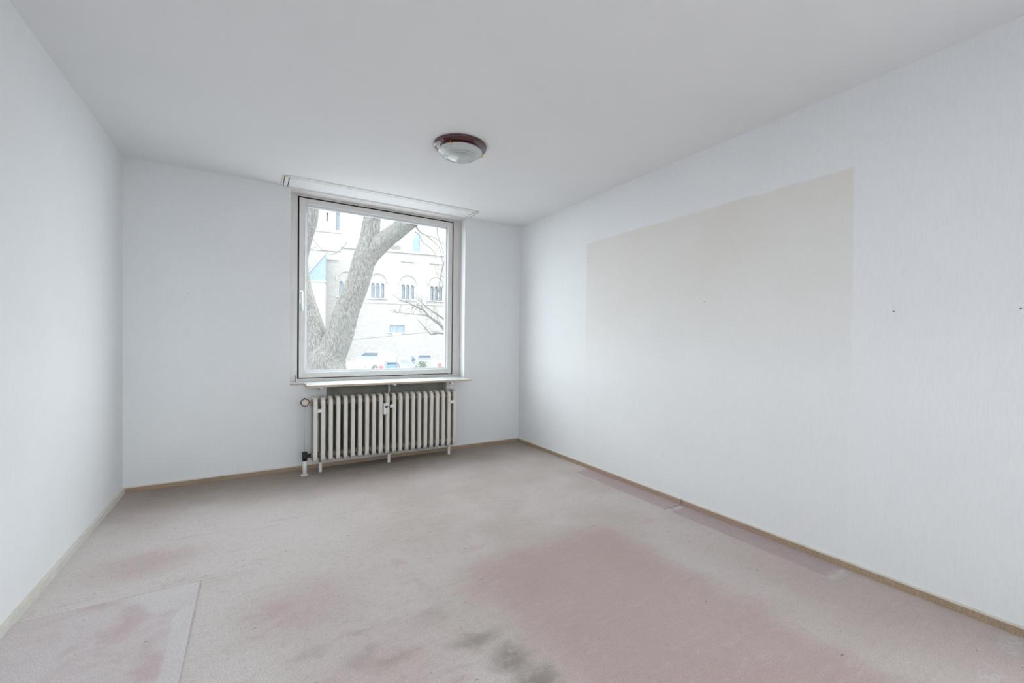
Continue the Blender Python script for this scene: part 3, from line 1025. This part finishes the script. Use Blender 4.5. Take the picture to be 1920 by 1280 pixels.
# ------------------------------------------------------------------ church
AZ = math.radians(101.2)
fu = Vector((math.sin(AZ), math.cos(AZ), 0))
fn = Vector((fu.y, -fu.x, 0))            # towards the room
fo = Vector((11.977, 43.044, 0.0))
# local frame of the facade: x along it, y away from the viewer, z up
FM = Matrix(((fu.x, -fn.x, 0, fo.x), (fu.y, -fn.y, 0, fo.y), (0, 0, 1, 0), (0, 0, 0, 1)))
church = thing('stone_church', 'pale limestone church with square tower and triple arched windows across the street', 'church', (fo.x, fo.y, GL))


def fpart(mb, name, mats, parent=church, fix=True):
    return mb.xf(FM).build(name, mats, parent, fix=fix)


def arch_hole(cx_, w_, z0, zs, n_=8):
    r = w_ / 2
    pts_ = [(cx_ - r, z0), (cx_ + r, z0), (cx_ + r, zs)]
    for k in range(1, n_):
        a = PI * k / n_
        pts_.append((cx_ + r * math.cos(a), zs + r * math.sin(a)))
    pts_.append((cx_ - r, zs))
    return pts_


centers = [-9.3, -6.15 + 0.0, -3.03, 0.12, 3.28, 6.42, 9.58]
centers = [-3.03, 0.12, 3.28, 6.42, 9.58]
holes = []
for c_ in centers:
    for dx in (-0.49, 0.0, 0.49):
        holes.append(arch_hole(c_ + dx, 0.36, 5.76, 7.16))
low = (1.38, 2.97, 2.06, 2.86)
holes.append([(low[0], low[2]), (low[1], low[2]), (low[1], low[3]), (low[0], low[3])])
main = MB().plate([(-16, GL), (24, GL), (24, 11.0), (-16, 11.0)], holes, 0.0, 0.55)
fpart(main, 'nave_wall', 'stone', fix=True)
fpart(MB().box(-16, 24, 0.9, 10, GL, 10.9), 'nave_body', 'stone_trim')
for c_ in centers:
    for dx in (-0.49, 0.0, 0.49):
        w_ = fpart(MB().box(c_ + dx - 0.22, c_ + dx + 0.22, 0.40, 0.46, 5.7, 7.4), 'window_light', 'church_glass')
    for dx in (-0.245, 0.245):
        col_ = MB().tube([(c_ + dx, -0.02, 5.76), (c_ + dx, -0.02, 5.9), (c_ + dx, -0.02, 5.95), (c_ + dx, -0.02, 7.0), (c_ + dx, -0.02, 7.05), (c_ + dx, -0.02, 7.2)],
                         [0.10, 0.10, 0.06, 0.06, 0.10, 0.10], 10)
        fpart(col_, 'colonnette', 'stone_trim')
    mb = MB()
    pts_ = [(c_ + 0.98 * math.cos(PI * k / 20), -0.05, 7.43 + 0.98 * math.sin(PI * k / 20)) for k in range(21)]
    mb.tube(pts_, 0.075, 6, smooth=False)
    fpart(mb, 'arch_hood', 'stone_trim')
    fpart(MB().box(c_ - 0.98, c_ + 0.98, -0.13, 0.05, 5.60, 5.70), 'window_ledge', 'stone_trim')
    if c_ > 1:
        fpart(MB().box(c_ - 0.72, c_ + 0.72, -0.14, 0.0, 9.84, 9.92), 'drip_stone', 'stone_trim')
fpart(MB().box(-5.15, -3.7, -0.14, 0.0, 9.44, 9.52), 'drip_stone', 'stone_trim')
fpart(MB().box(-3.4, 24, -0.16, 0.0, 10.82, 11.05), 'cornice', 'stone_trim')
fpart(MB().box(-3.5, 24, -0.07, 0.0, 5.18, 5.30), 'string_course', 'stone_trim')
fpart(MB().box(-3.56, -1.2, 0.0, 0.8, 11.0, 11.45), 'parapet', 'stone_trim')
# paired low window
lw = fpart(MB().box(low[0], low[1], 0.18, 0.24, low[2], low[3]), 'low_window', 'church_glass')
mb = MB()
ring(mb, low[0], low[1], low[2], low[3], low[0] + 0.07, low[1] - 0.07, low[2] + 0.06, low[3] - 0.06, 0.10, 0.20)
mb.box(2.13, 2.22, 0.10, 0.20, low[2], low[3])
mb.xf(FM).build('window_frame', 'sign_pole', lw, fix=False)
fpart(MB().box(1.2, 3.15, -0.1, 0.1, low[2] - 0.12, low[2]), 'low_window_ledge', 'stone_trim')
# tower
th = [[(-4.97, 13.42), (-4.80, 13.42), (-4.80, 14.3), (-4.97, 14.3)], arch_hole(-3.88, 0.34, 12.6, 15.0), arch_hole(-6.6, 0.34, 12.6, 15.0)]
tw = MB().plate([(-9.0, 10.4), (-3.54, 10.4), (-3.54, 24), (-9.0, 24)], th, -0.12, 0.5)
fpart(tw, 'tower_wall', 'stone')
fpart(MB().box(-9.0, -3.54, 0.95, 5.3, 10.4, 24), 'tower_body', 'stone_trim')
fpart(MB().box(-5.05, -4.72, 0.35, 0.5, 13.35, 14.4), 'tower_slit', 'church_glass')
fpart(MB().box(-4.10, -3.68, 0.30, 0.5, 12.5, 15.3), 'belfry_louvre', 'church_glass')
fpart(MB().box(-6.8, -6.4, 0.30, 0.5, 12.5, 15.3), 'belfry_louvre', 'church_glass')
fpart(MB().box(-9.08, -3.46, -0.2, 0.0, 12.3, 12.42), 'tower_course', 'stone_trim')
fpart(MB().box(-3.62, -3.54, 0.5, 0.95, 10.4, 24), 'tower_return', 'stone')
# lean-to with a slate roof seen as a triangle
fpart(MB().box(-9.5, -4.88, -2.2, 0.0, GL, 6.9), 'annex_wall', 'stone')
fpart(MB().prism([(-6.95, 7.0), (-4.90, 7.0), (-4.90, 9.68)], -2.1, 0.0, 'y'), 'annex_roof', 'slate')
fpart(MB().prism([(-7.06, 6.95), (-6.93, 6.95), (-4.84, 9.70), (-4.84, 9.86)], -2.2, -2.0, 'y'), 'verge_board', 'stone_trim')
fpart(MB().box(-7.1, -4.84, -2.28, 0.0, 6.86, 7.0), 'eaves_board', 'stone_trim')
# second tower, set to the side, with a slate shoulder roof
fpart(MB().box(4.66, 13.0, 0.3, 6.0, 10.9, 24), 'stair_tower', 'stone')
fpart(MB().prism([(3.84, 11.05), (4.66, 11.05), (4.66, 13.5), (3.84, 12.5)], 0.3, 3.0, 'y'), 'shoulder_roof', 'slate')
fpart(MB().box(4.60, 4.70, 0.2, 0.32, 10.9, 24), 'quoin', 'stone_trim')
# transept gable further back
fpart(MB().box(-1.0, 3.6, 12, 20, GL, 14.2), 'transept', 'stone')

# ------------------------------------------------------------------ trees
def bark_jit(seed):
    rnd = random.Random(seed)
    ph = [rnd.uniform(0, 6.28) for _ in range(6)]

    def f(p, an, i):
        s = p.length
        return 1 + 0.035 * math.sin(5 * an + ph[0] + s * 1.3) + 0.03 * math.sin(9 * an + ph[1] - s * 2.1) + 0.02 * math.sin(15 * an + ph[2] + s * 4) + 0.025 * math.sin(s * 7 + ph[3] + 2 * an)
    return f


def limb(name, pts, parent, seg=22, n=7, seed=1, mat='bark'):
    sp = smooth_path(pts, n)
    mb = MB().tube([p.to_3d() if hasattr(p, 'to_3d') else p for p in [Vector(q_[:3]) for q_ in sp]], [max(q_[3], 0.002) for q_ in sp], seg,
                   jitter=bark_jit(seed) if mat == 'bark' else None)
    return mb.build(name, mat, parent)


tree = thing('forked_tree', 'big bare forked tree with furrowed bark close outside the window', 'tree', (2.29, 6.6, GZ))
limb('trunk', [(2.29, 6.59, -1.05, 0.62), (2.28, 6.60, -0.6, 0.50), (2.28, 6.61, -0.13, 0.46), (2.27, 6.62, 0.49, 0.43), (2.28, 6.62, 0.85, 0.37), (2.3, 6.61, 1.05, 0.20)], tree, seed=2)
limb('stem', [(2.28, 6.61, 0.30, 0.36), (2.33, 6.58, 0.75, 0.34), (2.47, 6.5, 1.12, 0.315), (2.58, 6.44, 1.5, 0.297), (2.68, 6.39, 1.88, 0.276), (2.89, 6.27, 2.51, 0.263),
              (3.02, 6.19, 3.07, 0.258), (3.11, 6.15, 3.45, 0.225), (3.17, 6.12, 4.01, 0.194), (3.22, 6.09, 4.52, 0.175), (3.25, 6.08, 5.6, 0.15), (3.3, 6.1, 7.5, 0.11)], tree, seed=3)
limb('branch', [(2.95, 6.23, 2.75, 0.20), (3.05, 6.17, 3.05, 0.226), (3.19, 6.09, 3.26, 0.226), (3.43, 5.95, 3.52, 0.215), (3.67, 5.8, 3.73, 0.205), (3.92, 5.66, 3.96, 0.188), (4.26, 5.45, 4.28, 0.163), (4.9, 5.19, 4.86, 0.138), (5.6, 5.0, 5.6, 0.10)], tree, seed=4)
limb('stem', [(2.24, 6.65, 0.30, 0.33), (2.17, 6.69, 0.72, 0.31), (2.10, 6.73, 1.0, 0.275), (2.03, 6.78, 1.37, 0.225), (1.89, 6.88, 1.87, 0.205), (1.77, 6.96, 2.43, 0.188), (1.73, 6.99, 2.99, 0.168),
              (1.82, 6.94, 3.49, 0.155), (1.93, 6.87, 3.93, 0.15), (1.97, 6.86, 4.31, 0.14), (2.02, 6.84, 5.2, 0.12), (2.0, 6.9, 7.0, 0.08)], tree, seed=5)


def twig(pts, parent, seg=6):
    return limb('twig', pts, parent, seg, 4, mat='twig')


twig([(3.17, 6.12, 4.2, 0.009), (2.92, 6.27, 4.1, 0.009), (2.85, 6.31, 3.98, 0.008), (2.77, 6.36, 3.82, 0.008), (2.71, 6.39, 3.61, 0.008), (2.64, 6.44, 3.41, 0.008), (2.53, 6.5, 3.27, 0.007),
      (2.36, 6.6, 3.16, 0.006), (2.21, 6.7, 3.24, 0.006), (2.09, 6.78, 3.37, 0.006), (2.0, 6.83, 3.5, 0.006), (1.91, 6.89, 3.62, 0.007)], tree)
twig([(2.09, 6.78, 3.37, 0.005), (1.98, 6.8, 3.30, 0.005), (1.85, 6.85, 3.29, 0.005), (1.75, 6.9, 3.3, 0.007)], tree)
twig([(4.0, 5.60, 3.95, 0.03), (4.08, 5.55, 3.78, 0.018), (4.17, 5.49, 3.68, 0.013), (4.26, 5.44, 3.63, 0.011), (4.42, 5.34, 3.47, 0.008), (4.52, 5.27, 3.34, 0.007), (4.56, 5.25, 3.15, 0.006), (4.6, 5.22, 2.97, 0.005)], tree)
twig([(3.92, 5.64, 3.85, 0.014), (3.99, 5.61, 3.75, 0.010), (4.1, 5.54, 3.65, 0.009), (4.2, 5.47, 3.46, 0.008), (4.39, 5.35, 3.28, 0.007), (4.45, 5.31, 3.03, 0.006), (4.44, 5.31, 2.84, 0.006), (4.53, 5.26, 2.59, 0.006), (4.63, 5.19, 2.4, 0.005)], tree)
twig([(4.40, 5.38, 4.35, 0.014), (4.44, 5.33, 4.0, 0.011), (4.47, 5.31, 3.78, 0.010), (4.48, 5.3, 3.63, 0.009), (4.53, 5.26, 3.47, 0.008), (4.6, 5.22, 3.22, 0.006)], tree)
twig([(4.26, 5.44, 3.63, 0.008), (4.40, 5.36, 3.60, 0.007), (4.55, 5.27, 3.47, 0.006), (4.66, 5.2, 3.40, 0.005)], tree)
twig([(4.52, 5.27, 3.34, 0.005), (4.46, 5.3, 3.30, 0.005), (4.42, 5.33, 3.20, 0.004)], tree)
twig([(3.20, 6.1, 4.25, 0.006), (3.28, 6.05, 4.02, 0.005), (3.34, 6.02, 3.86, 0.004), (3.38, 6.0, 3.78, 0.003)], tree)
twig([(3.42, 5.98, 4.1, 0.005), (3.34, 6.02, 3.95, 0.004), (3.26, 6.07, 3.80, 0.003)], tree)

tree2 = thing('twiggy_tree', 'slender bare tree with fine branches reaching in beside the street', 'tree', (8.3, 10.0, GZ))
limb('trunk', [(8.3, 10.0, GZ, 0.16), (8.25, 10.0, 0.0, 0.14), (8.1, 10.05, 0.8, 0.12), (7.95, 10.15, 2.0, 0.10), (7.9, 10.2, 4.0, 0.07), (7.9, 10.2, 6.0, 0.04)], tree2, seed=8)
limb('branch', [(8.12, 10.05, 0.75, 0.10), (7.6, 10.38, 1.0, 0.085), (7.17, 10.66, 1.31, 0.08), (6.93, 10.81, 1.55, 0.07), (6.69, 10.96, 1.84, 0.055), (6.42, 11.13, 2.06, 0.04), (6.23, 11.25, 2.3, 0.03), (5.98, 11.41, 2.44, 0.024), (5.72, 11.57, 2.59, 0.018), (5.43, 11.76, 2.73, 0.012), (5.21, 11.9, 2.89, 0.007)], tree2, 10, 4, 9)
limb('branch', [(8.05, 10.08, 1.1, 0.08), (7.6, 10.38, 1.4, 0.07), (7.17, 10.66, 1.71, 0.06), (6.93, 10.81, 1.95, 0.05), (6.62, 11.01, 2.18, 0.032), (6.35, 11.18, 2.4, 0.022), (6.11, 11.33, 2.64, 0.016), (5.91, 11.46, 2.82, 0.01), (5.72, 11.58, 3.03, 0.007)], tree2, 10, 4, 10)
limb('branch', [(8.1, 10.05, 0.8, 0.07), (7.6, 10.38, 1.2, 0.055), (7.17, 10.66, 1.39, 0.044), (6.93, 10.81, 1.43, 0.04), (6.66, 10.98, 1.46, 0.032), (6.46, 11.1, 1.42, 0.024), (6.32, 11.19, 1.58, 0.018), (6.18, 11.28, 1.78, 0.014), (6.01, 11.38, 1.98, 0.009)], tree2, 10, 4, 11)
limb('branch', [(6.42, 11.13, 2.06, 0.03), (6.15, 11.3, 2.14, 0.018), (5.84, 11.49, 2.17, 0.014), (5.46, 11.73, 2.21, 0.010), (5.12, 11.94, 2.3, 0.006)], tree2, 8, 4, 12)
# upper branches hanging in from above
limb('branch', [(7.9, 10.2, 3.6, 0.06), (7.3, 10.5, 4.3, 0.045), (6.9, 10.8, 4.2, 0.03), (6.75, 10.9, 3.6, 0.02), (6.70, 10.95, 3.0, 0.012), (6.75, 10.9, 2.5, 0.007)], tree2, 8, 4, 13)
limb('branch', [(7.6, 10.38, 4.0, 0.04), (7.1, 10.7, 3.6, 0.028), (6.8, 10.85, 3.2, 0.016), (6.6, 11.0, 2.9, 0.009), (6.55, 11.05, 2.6, 0.006)], tree2, 8, 4, 14)
mb = MB()
rnd = random.Random(5)
seeds = [((6.69, 10.96, 1.84), 0.55), ((6.42, 11.13, 2.06), 0.5), ((6.23, 11.25, 2.3), 0.5), ((5.98, 11.41, 2.44), 0.45), ((5.72, 11.57, 2.59), 0.4), ((6.62, 11.01, 2.18), 0.5), ((6.35, 11.18, 2.4), 0.5),
         ((6.11, 11.33, 2.64), 0.4), ((6.66, 10.98, 1.46), 0.4), ((6.32, 11.19, 1.58), 0.5), ((5.84, 11.49, 2.17), 0.4), ((5.46, 11.73, 2.21), 0.35), ((6.75, 10.9, 3.0), 0.5), ((6.85, 10.85, 3.5), 0.5), ((6.7, 10.95, 2.7), 0.4), ((6.9, 10.8, 3.9), 0.5)]
for (p, L) in seeds:
    for _ in range(5):
        d = Vector((rnd.uniform(-1, 0.2), rnd.uniform(-0.4, 0.7), rnd.uniform(-0.25, 0.9))).normalized()
        q0 = Vector(p) + Vector((rnd.uniform(-0.1, 0.1), rnd.uniform(-0.1, 0.1), rnd.uniform(-0.05, 0.05)))
        pts_ = [q0]
        for k in range(4):
            d = (d + Vector((rnd.uniform(-0.4, 0.4), rnd.uniform(-0.4, 0.4), rnd.uniform(-0.25, 0.4)))).normalized()
            pts_.append(pts_[-1] + d * L * rnd.uniform(0.2, 0.34))
        mb.tube(pts_, [0.009, 0.008, 0.006, 0.005, 0.003], 4, smooth=False)
o = mb.build('fine_twigs', 'twig', tree2, fix=False)
o['kind'] = 'stuff'

# cable strung past the trees
mb = MB().tube([Vector(q_) for q_ in smooth_path([(0.5, 13.6, 0.88), (2.14, 12.59, 0.98), (3.66, 11.65, 1.17), (4.94, 10.86, 1.32), (6.06, 10.17, 1.47), (7.9, 9.1, 1.72)], 4)], 0.011, 6)
cb = mb.build('cable', 'cable')
tag(cb, 'thin dark cable strung slantwise between wooden posts outside', 'cable')
for (x, y, z) in ((0.5, 13.6, 0.88), (7.9, 9.1, 1.72)):
    MB().tube([(x, y, GZ), (x, y, z + 0.1)], 0.05, 8).build('cable_post', 'bark', cb)


# ------------------------------------------------------------------ cars
def car(name, label, loc, az_deg, paint, group=None, hatch=True):
    """car with local x forward; az_deg is the compass azimuth of its heading (0 = +y, 90 = +x)"""
    root = thing(name, label, 'car', loc, group)
    a = math.radians(az_deg)
    fx, fy = math.sin(a), math.cos(a)
    T = Matrix(((fx, -fy, 0, loc[0]), (fy, fx, 0, loc[1]), (0, 0, 1, loc[2]), (0, 0, 0, 1)))

    def part(mb_, nm, mt, par=root, fix=True):
        return mb_.xf(T).build(nm, mt, par, fix=fix)
    # lower body lofted along x: station = (x, half width, z low, z belt, z top edge)
    st = [(-2.12, 0.62, 0.42, 0.62, 0.78), (-2.08, 0.76, 0.30, 0.66, 0.90), (-1.85, 0.84, 0.24, 0.70, 0.95), (-1.0, 0.87, 0.22, 0.70, 0.95), (0.0, 0.88, 0.22, 0.70, 0.94), (0.8, 0.88, 0.22, 0.69, 0.93),
          (1.1, 0.87, 0.22, 0.68, 0.92), (1.6, 0.85, 0.23, 0.66, 0.84), (1.95, 0.80, 0.25, 0.62, 0.75), (2.10, 0.70, 0.32, 0.56, 0.66), (2.16, 0.52, 0.40, 0.52, 0.58)]
    mb_ = MB()
    rings = []
    for (x, w_, zl, zm, ztp) in st:
        b0 = len(mb_.v)
        ringp = [(-w_ * 0.9, zl), (-w_, zl + 0.10), (-w_, zm), (-w_ * 0.93, ztp - 0.03), (-w_ * 0.80, ztp), (0, ztp + 0.025), (w_ * 0.80, ztp), (w_ * 0.93, ztp - 0.03), (w_, zm), (w_, zl + 0.10), (w_ * 0.9, zl)]
        mb_.v += [(x, y, z) for y, z in ringp]
        rings.append(b0)
    k_ = 11
    for A, B in zip(rings, rings[1:]):
        for i in range(k_):
            j = (i + 1) % k_
            mb_.face([A + i, A + j, B + j, B + i], 0, i != k_ - 1)
    mb_.face([rings[0] + i for i in range(k_)])
    mb_.face([rings[-1] + i for i in range(k_)][::-1])
    part(mb_, 'body', paint)
    # cabin
    xb0, xb1 = (-1.98, 1.02) if hatch else (-1.55, 1.02)
    xt0, xt1 = (-1.55, 0.22) if hatch else (-0.95, 0.22)
    zb_, zt_, wb_, wt_ = 0.92, 1.45, 0.80, 0.60
    lev = [(xb0, xb1, wb_, zb_), ((xb0 + xt0) / 2 - 0.03, (xb1 + xt1) / 2 + 0.03, (wb_ + wt_) / 2 + 0.03, (zb_ + zt_) / 2), (xt0 + 0.02, xt1 - 0.02, wt_, zt_ - 0.03), (xt0 + 0.25, xt1 - 0.25, wt_ - 0.12, zt_ + 0.02)]
    mb_ = MB()
    rr = []
    for (x0, x1, w_, z) in lev:
        b0 = len(mb_.v)
        mb_.v += [(x0, -w_ * 0.9, z), (x0 + 0.08, -w_, z), (x1 - 0.12, -w_, z), (x1, -w_ * 0.86, z), (x1, w_ * 0.86, z), (x1 - 0.12, w_, z), (x0 + 0.08, w_, z), (x0, w_ * 0.9, z)]
        rr.append(b0)
    for A, B in zip(rr, rr[1:]):
        for i in range(8):
            j = (i + 1) % 8
            mb_.face([A + i, A + j, B + j, B + i])
    mb_.face([rr[-1] + i for i in range(8)])
    part(mb_, 'cabin', paint)

    def lerp(l0, l1, f_):
        return tuple(p + (q_ - p) * f_ for p, q_ in zip(l0, l1))
    L0 = lerp(lev[0], lev[1], 0.12)
    L1 = lev[1]
    L2 = lerp(lev[1], lev[2], 0.86)
    e = 0.012

    def quadstrip(fs, nm):
        mb2 = MB()
        b0 = []
        for (p, q_) in fs:
            b0.append(len(mb2.v))
            mb2.v += [p, q_]
        for A, B in zip(b0, b0[1:]):
            mb2.face([A, A + 1, B + 1, B])
        part(mb2, nm, 'car_glass', fix=False)
    quadstrip([((x1 + e, -w_ * 0.80, z), (x1 + e, w_ * 0.80, z)) for (x0, x1, w_, z) in (L0, L1, L2)], 'windscreen')
    quadstrip([((x0 - e, -w_ * 0.78, z), (x0 - e, w_ * 0.78, z)) for (x0, x1, w_, z) in (L0, L1, L2)], 'rear_window')
    for s in (-1, 1):
        for (a0, a1) in ((0.08, 0.44), (0.48, 0.93)):
            quadstrip([((x0 + 0.1 + (x1 - x0 - 0.24) * a0, s * (w_ + e), z), (x0 + 0.1 + (x1 - x0 - 0.24) * a1, s * (w_ + e), z)) for (x0, x1, w_, z) in (L0, L1, L2)], 'side_window')
        for x in (-1.32, 1.34):
            ar = MB().lathe([(0.0, 0.0), (0.385, 0.0), (0.385, s * 0.012), (0.0, s * 0.012)], 20, (x, s * 0.862, 0.33), 'y')
            part(ar, 'wheel_arch', 'tyre')
            wh = part(MB().lathe([(0.0, -0.1), (0.29, -0.1), (0.315, -0.07), (0.315, 0.07), (0.29, 0.1), (0.0, 0.1)], 24, (x, s * 0.80, 0.315), 'y'), 'wheel', 'tyre')
            part(MB().lathe([(0.0, s * 0.115), (0.19, s * 0.105), (0.205, s * 0.085)], 16, (x, s * 0.80, 0.315), 'y'), 'rim', 'rim', wh)
        part(MB().bevbox(1.90, 2.13, s * 0.62 - 0.15, s * 0.62 + 0.15, 0.57, 0.70, 0.04), 'headlight', 'light_clear')
        part(MB().bevbox(-2.13, -2.02, s * 0.64 - 0.11, s * 0.64 + 0.11, 0.66, 0.86, 0.03), 'tail_light', 'bin_red')
        part(MB().bevbox(0.70, 0.86, s * 0.97 - 0.09, s * 0.97 + 0.09, 0.93, 1.05, 0.03), 'wing_mirror', paint)
    part(MB().bevbox(2.10, 2.19, -0.42, 0.42, 0.36, 0.50, 0.02), 'grille', 'tyre')
    part(MB().box(2.185, 2.20, -0.26, 0.26, 0.40, 0.50), 'number_plate', 'sign_back')
    return root


car('hatchback_car', 'white parked car facing the window at an angle beside tree', (7.25, 23.5, GZ), 224, 'car_white')
car('estate_car', 'pale silver car parked sideways behind the forked trunk', (3.55, 19.0, GZ), 116, 'car_silver')
car('blue_car', 'blue parked car behind the tall sign post', (10.7, 28.9, GL), 205, 'car_blue')
car('silver_car', 'silver car parked furthest away behind the small bush', (13.9, 33.0, GL), 200, 'car_silver')

# ------------------------------------------------------------------ street furniture
sg = thing('sign_post', 'tall grey street post carrying a blank white board', 'sign', (7.07, 17.75, GZ))
MB().tube([(7.07, 17.75, GZ), (7.07, 17.75, 1.54)], 0.032, 10).build('post', 'sign_pole', sg)
rot = Matrix.Translation((7.07, 17.72, 0)) @ Matrix.Rotation(math.radians(-16), 4, 'Z')
MB().bevbox(-0.22, 0.22, -0.045, -0.033, 1.09, 1.52, 0.004).xf(rot).build('board', 'sign_back', sg)
MB().bevbox(-0.40, -0.03, -0.02, -0.008, 0.59, 0.75, 0.004).xf(rot).build('name_plate', 'sign_blue', sg)
bo = thing('slim_post', 'slim pale post with round cap beside white car', 'post', (5.84, 16.16, GZ))
MB().tube([(5.84, 16.16, GZ), (5.84, 16.16, 0.95)], 0.028, 10).build('post', 'sign_back', bo)
MB().lathe([(0, 1.03), (0.03, 1.02), (0.045, 0.985), (0.03, 0.95), (0, 0.945)], 12, (5.84, 16.16, 0)).build('cap', 'sign_pole', bo)
MB().lathe([(0, 0.21), (0.07, 0.19), (0.11, 0.11), (0.10, 0.0), (0.06, -0.06), (0, -0.08)], 16, (5.88, 16.10, -0.14)).build('hanging_bin', 'bin_red', bo)  # round red bin hung on the post
rp = thing('marker_post', 'short red marker post in front of the blue car', 'post', (7.62, 17.0, GZ))
MB().tube([(7.62, 17.0, GZ), (7.62, 17.0, -0.02)], 0.035, 10).build('post', 'bin_red', rp)
MB().lathe([(0, 0.02), (0.03, 0.012), (0.042, -0.02), (0.042, -0.05), (0.035, -0.05)], 12, (7.62, 17.0, 0)).build('cap', 'sign_back', rp)
bn = thing('wheeled_bin', 'blue wheeled waste bin with dark lid beside the white car', 'bin', (7.25, 19.6, GZ))
bm_ = MB()
for z0, z1, s0, s1 in ((0.06, 0.86, 0.22, 0.28),):
    b0 = len(bm_.v)
    bm_.v += [(7.25 + sx * s0, 19.6 + sy * s0, GZ + z0) for sx, sy in ((-1, -1), (1, -1), (1, 1), (-1, 1))]
    bm_.v += [(7.25 + sx * s1, 19.6 + sy * s1, GZ + z1) for sx, sy in ((-1, -1), (1, -1), (1, 1), (-1, 1))]
    for q_ in ((3, 2, 1, 0), (4, 5, 6, 7), (0, 1, 5, 4), (1, 2, 6, 5), (2, 3, 7, 6), (3, 0, 4, 7)):
        bm_.face([b0 + i for i in q_])
bm_.build('body', 'bin_blue', bn)
MB().bevbox(6.95, 7.55, 19.28, 19.90, GZ + 0.86, GZ + 0.98, 0.03).build('lid', 'car_glass', bn)
MB().box(7.19, 7.31, 19.335, 19.345, GZ + 0.55, GZ + 0.70).build('white_mark', 'sign_back', bn)
for s in (-1, 1):
    MB().lathe([(0, -0.03), (0.1, -0.03), (0.1, 0.03), (0, 0.03)], 14, (7.25 + s * 0.22, 19.82, GZ + 0.1), 'x').build('wheel', 'tyre', bn)
ct = thing('recycling_container', 'pale green recycling container with a red panel', 'container', (11.6, 24.3, GZ))
rot = Matrix.Translation((11.63, 24.3, GZ)) @ Matrix.Rotation(math.radians(-32), 4, 'Z')
MB().bevbox(-0.62, 0.62, -0.5, 0.5, 0.05, 0.72, 0.04).xf(rot).build('body', 'bin_green', ct)
MB().bevbox(-0.65, 0.65, -0.53, 0.53, 0.68, 0.75, 0.02).xf(rot).build('lid', 'sign_back', ct)
MB().box(0.28, 0.52, -0.515, -0.505, 0.12, 0.62).xf(rot).build('red_panel', 'bin_red', ct)
MB().bevbox(-0.08, 0.02, -0.1, 0.1, 0.75, 0.85, 0.02).xf(rot).build('lid_knob', 'sign_back', ct)
for sx in (-0.5, 0.5):
    MB().box(sx - 0.06, sx + 0.06, -0.4, 0.4, 0.0, 0.06).xf(rot).build('skid', 'tyre', ct)
gw = MB().box(-14, 14, -0.15, 0.15, 0, 0.66).xf(Matrix.Translation((16.0, 37.5, GL)) @ Matrix.Rotation(math.radians(-11.2), 4, 'Z')).build('garden_wall', 'stone')
tag(gw, 'long low stone wall in front of the church', 'wall', kind='structure')
hd_ = MB()
rnd = random.Random(3)
for _ in range(900):
    p = Vector((10.19 + rnd.gauss(0, 0.16), 22.9 + rnd.gauss(0, 0.16), GZ + rnd.uniform(0.0, 0.82)))
    d = Vector((rnd.uniform(-1, 1), rnd.uniform(-1, 1), rnd.uniform(-0.3, 1))).normalized() * 0.05
    e_ = d.cross(Vector((rnd.uniform(-1, 1), rnd.uniform(-1, 1), rnd.uniform(-1, 1)))).normalized() * 0.03
    b0 = len(hd_.v)
    hd_.v += [tuple(p - d), tuple(p + e_), tuple(p + d), tuple(p - e_)]
    hd_.face([b0, b0 + 1, b0 + 2, b0 + 3])
hg = thing('bush', 'small scruffy bush next to the recycling container', 'bush', (10.19, 22.9, GZ))
lf = hd_.build('foliage', 'hedge', hg, fix=False)
lf['kind'] = 'stuff'
for k in range(4):
    MB().tube([(10.19 + 0.03 * k, 22.9, GZ), (10.09 + 0.08 * k, 22.85 + 0.05 * k, GZ + 0.6)], 0.015, 6).build('stem', 'twig', hg)
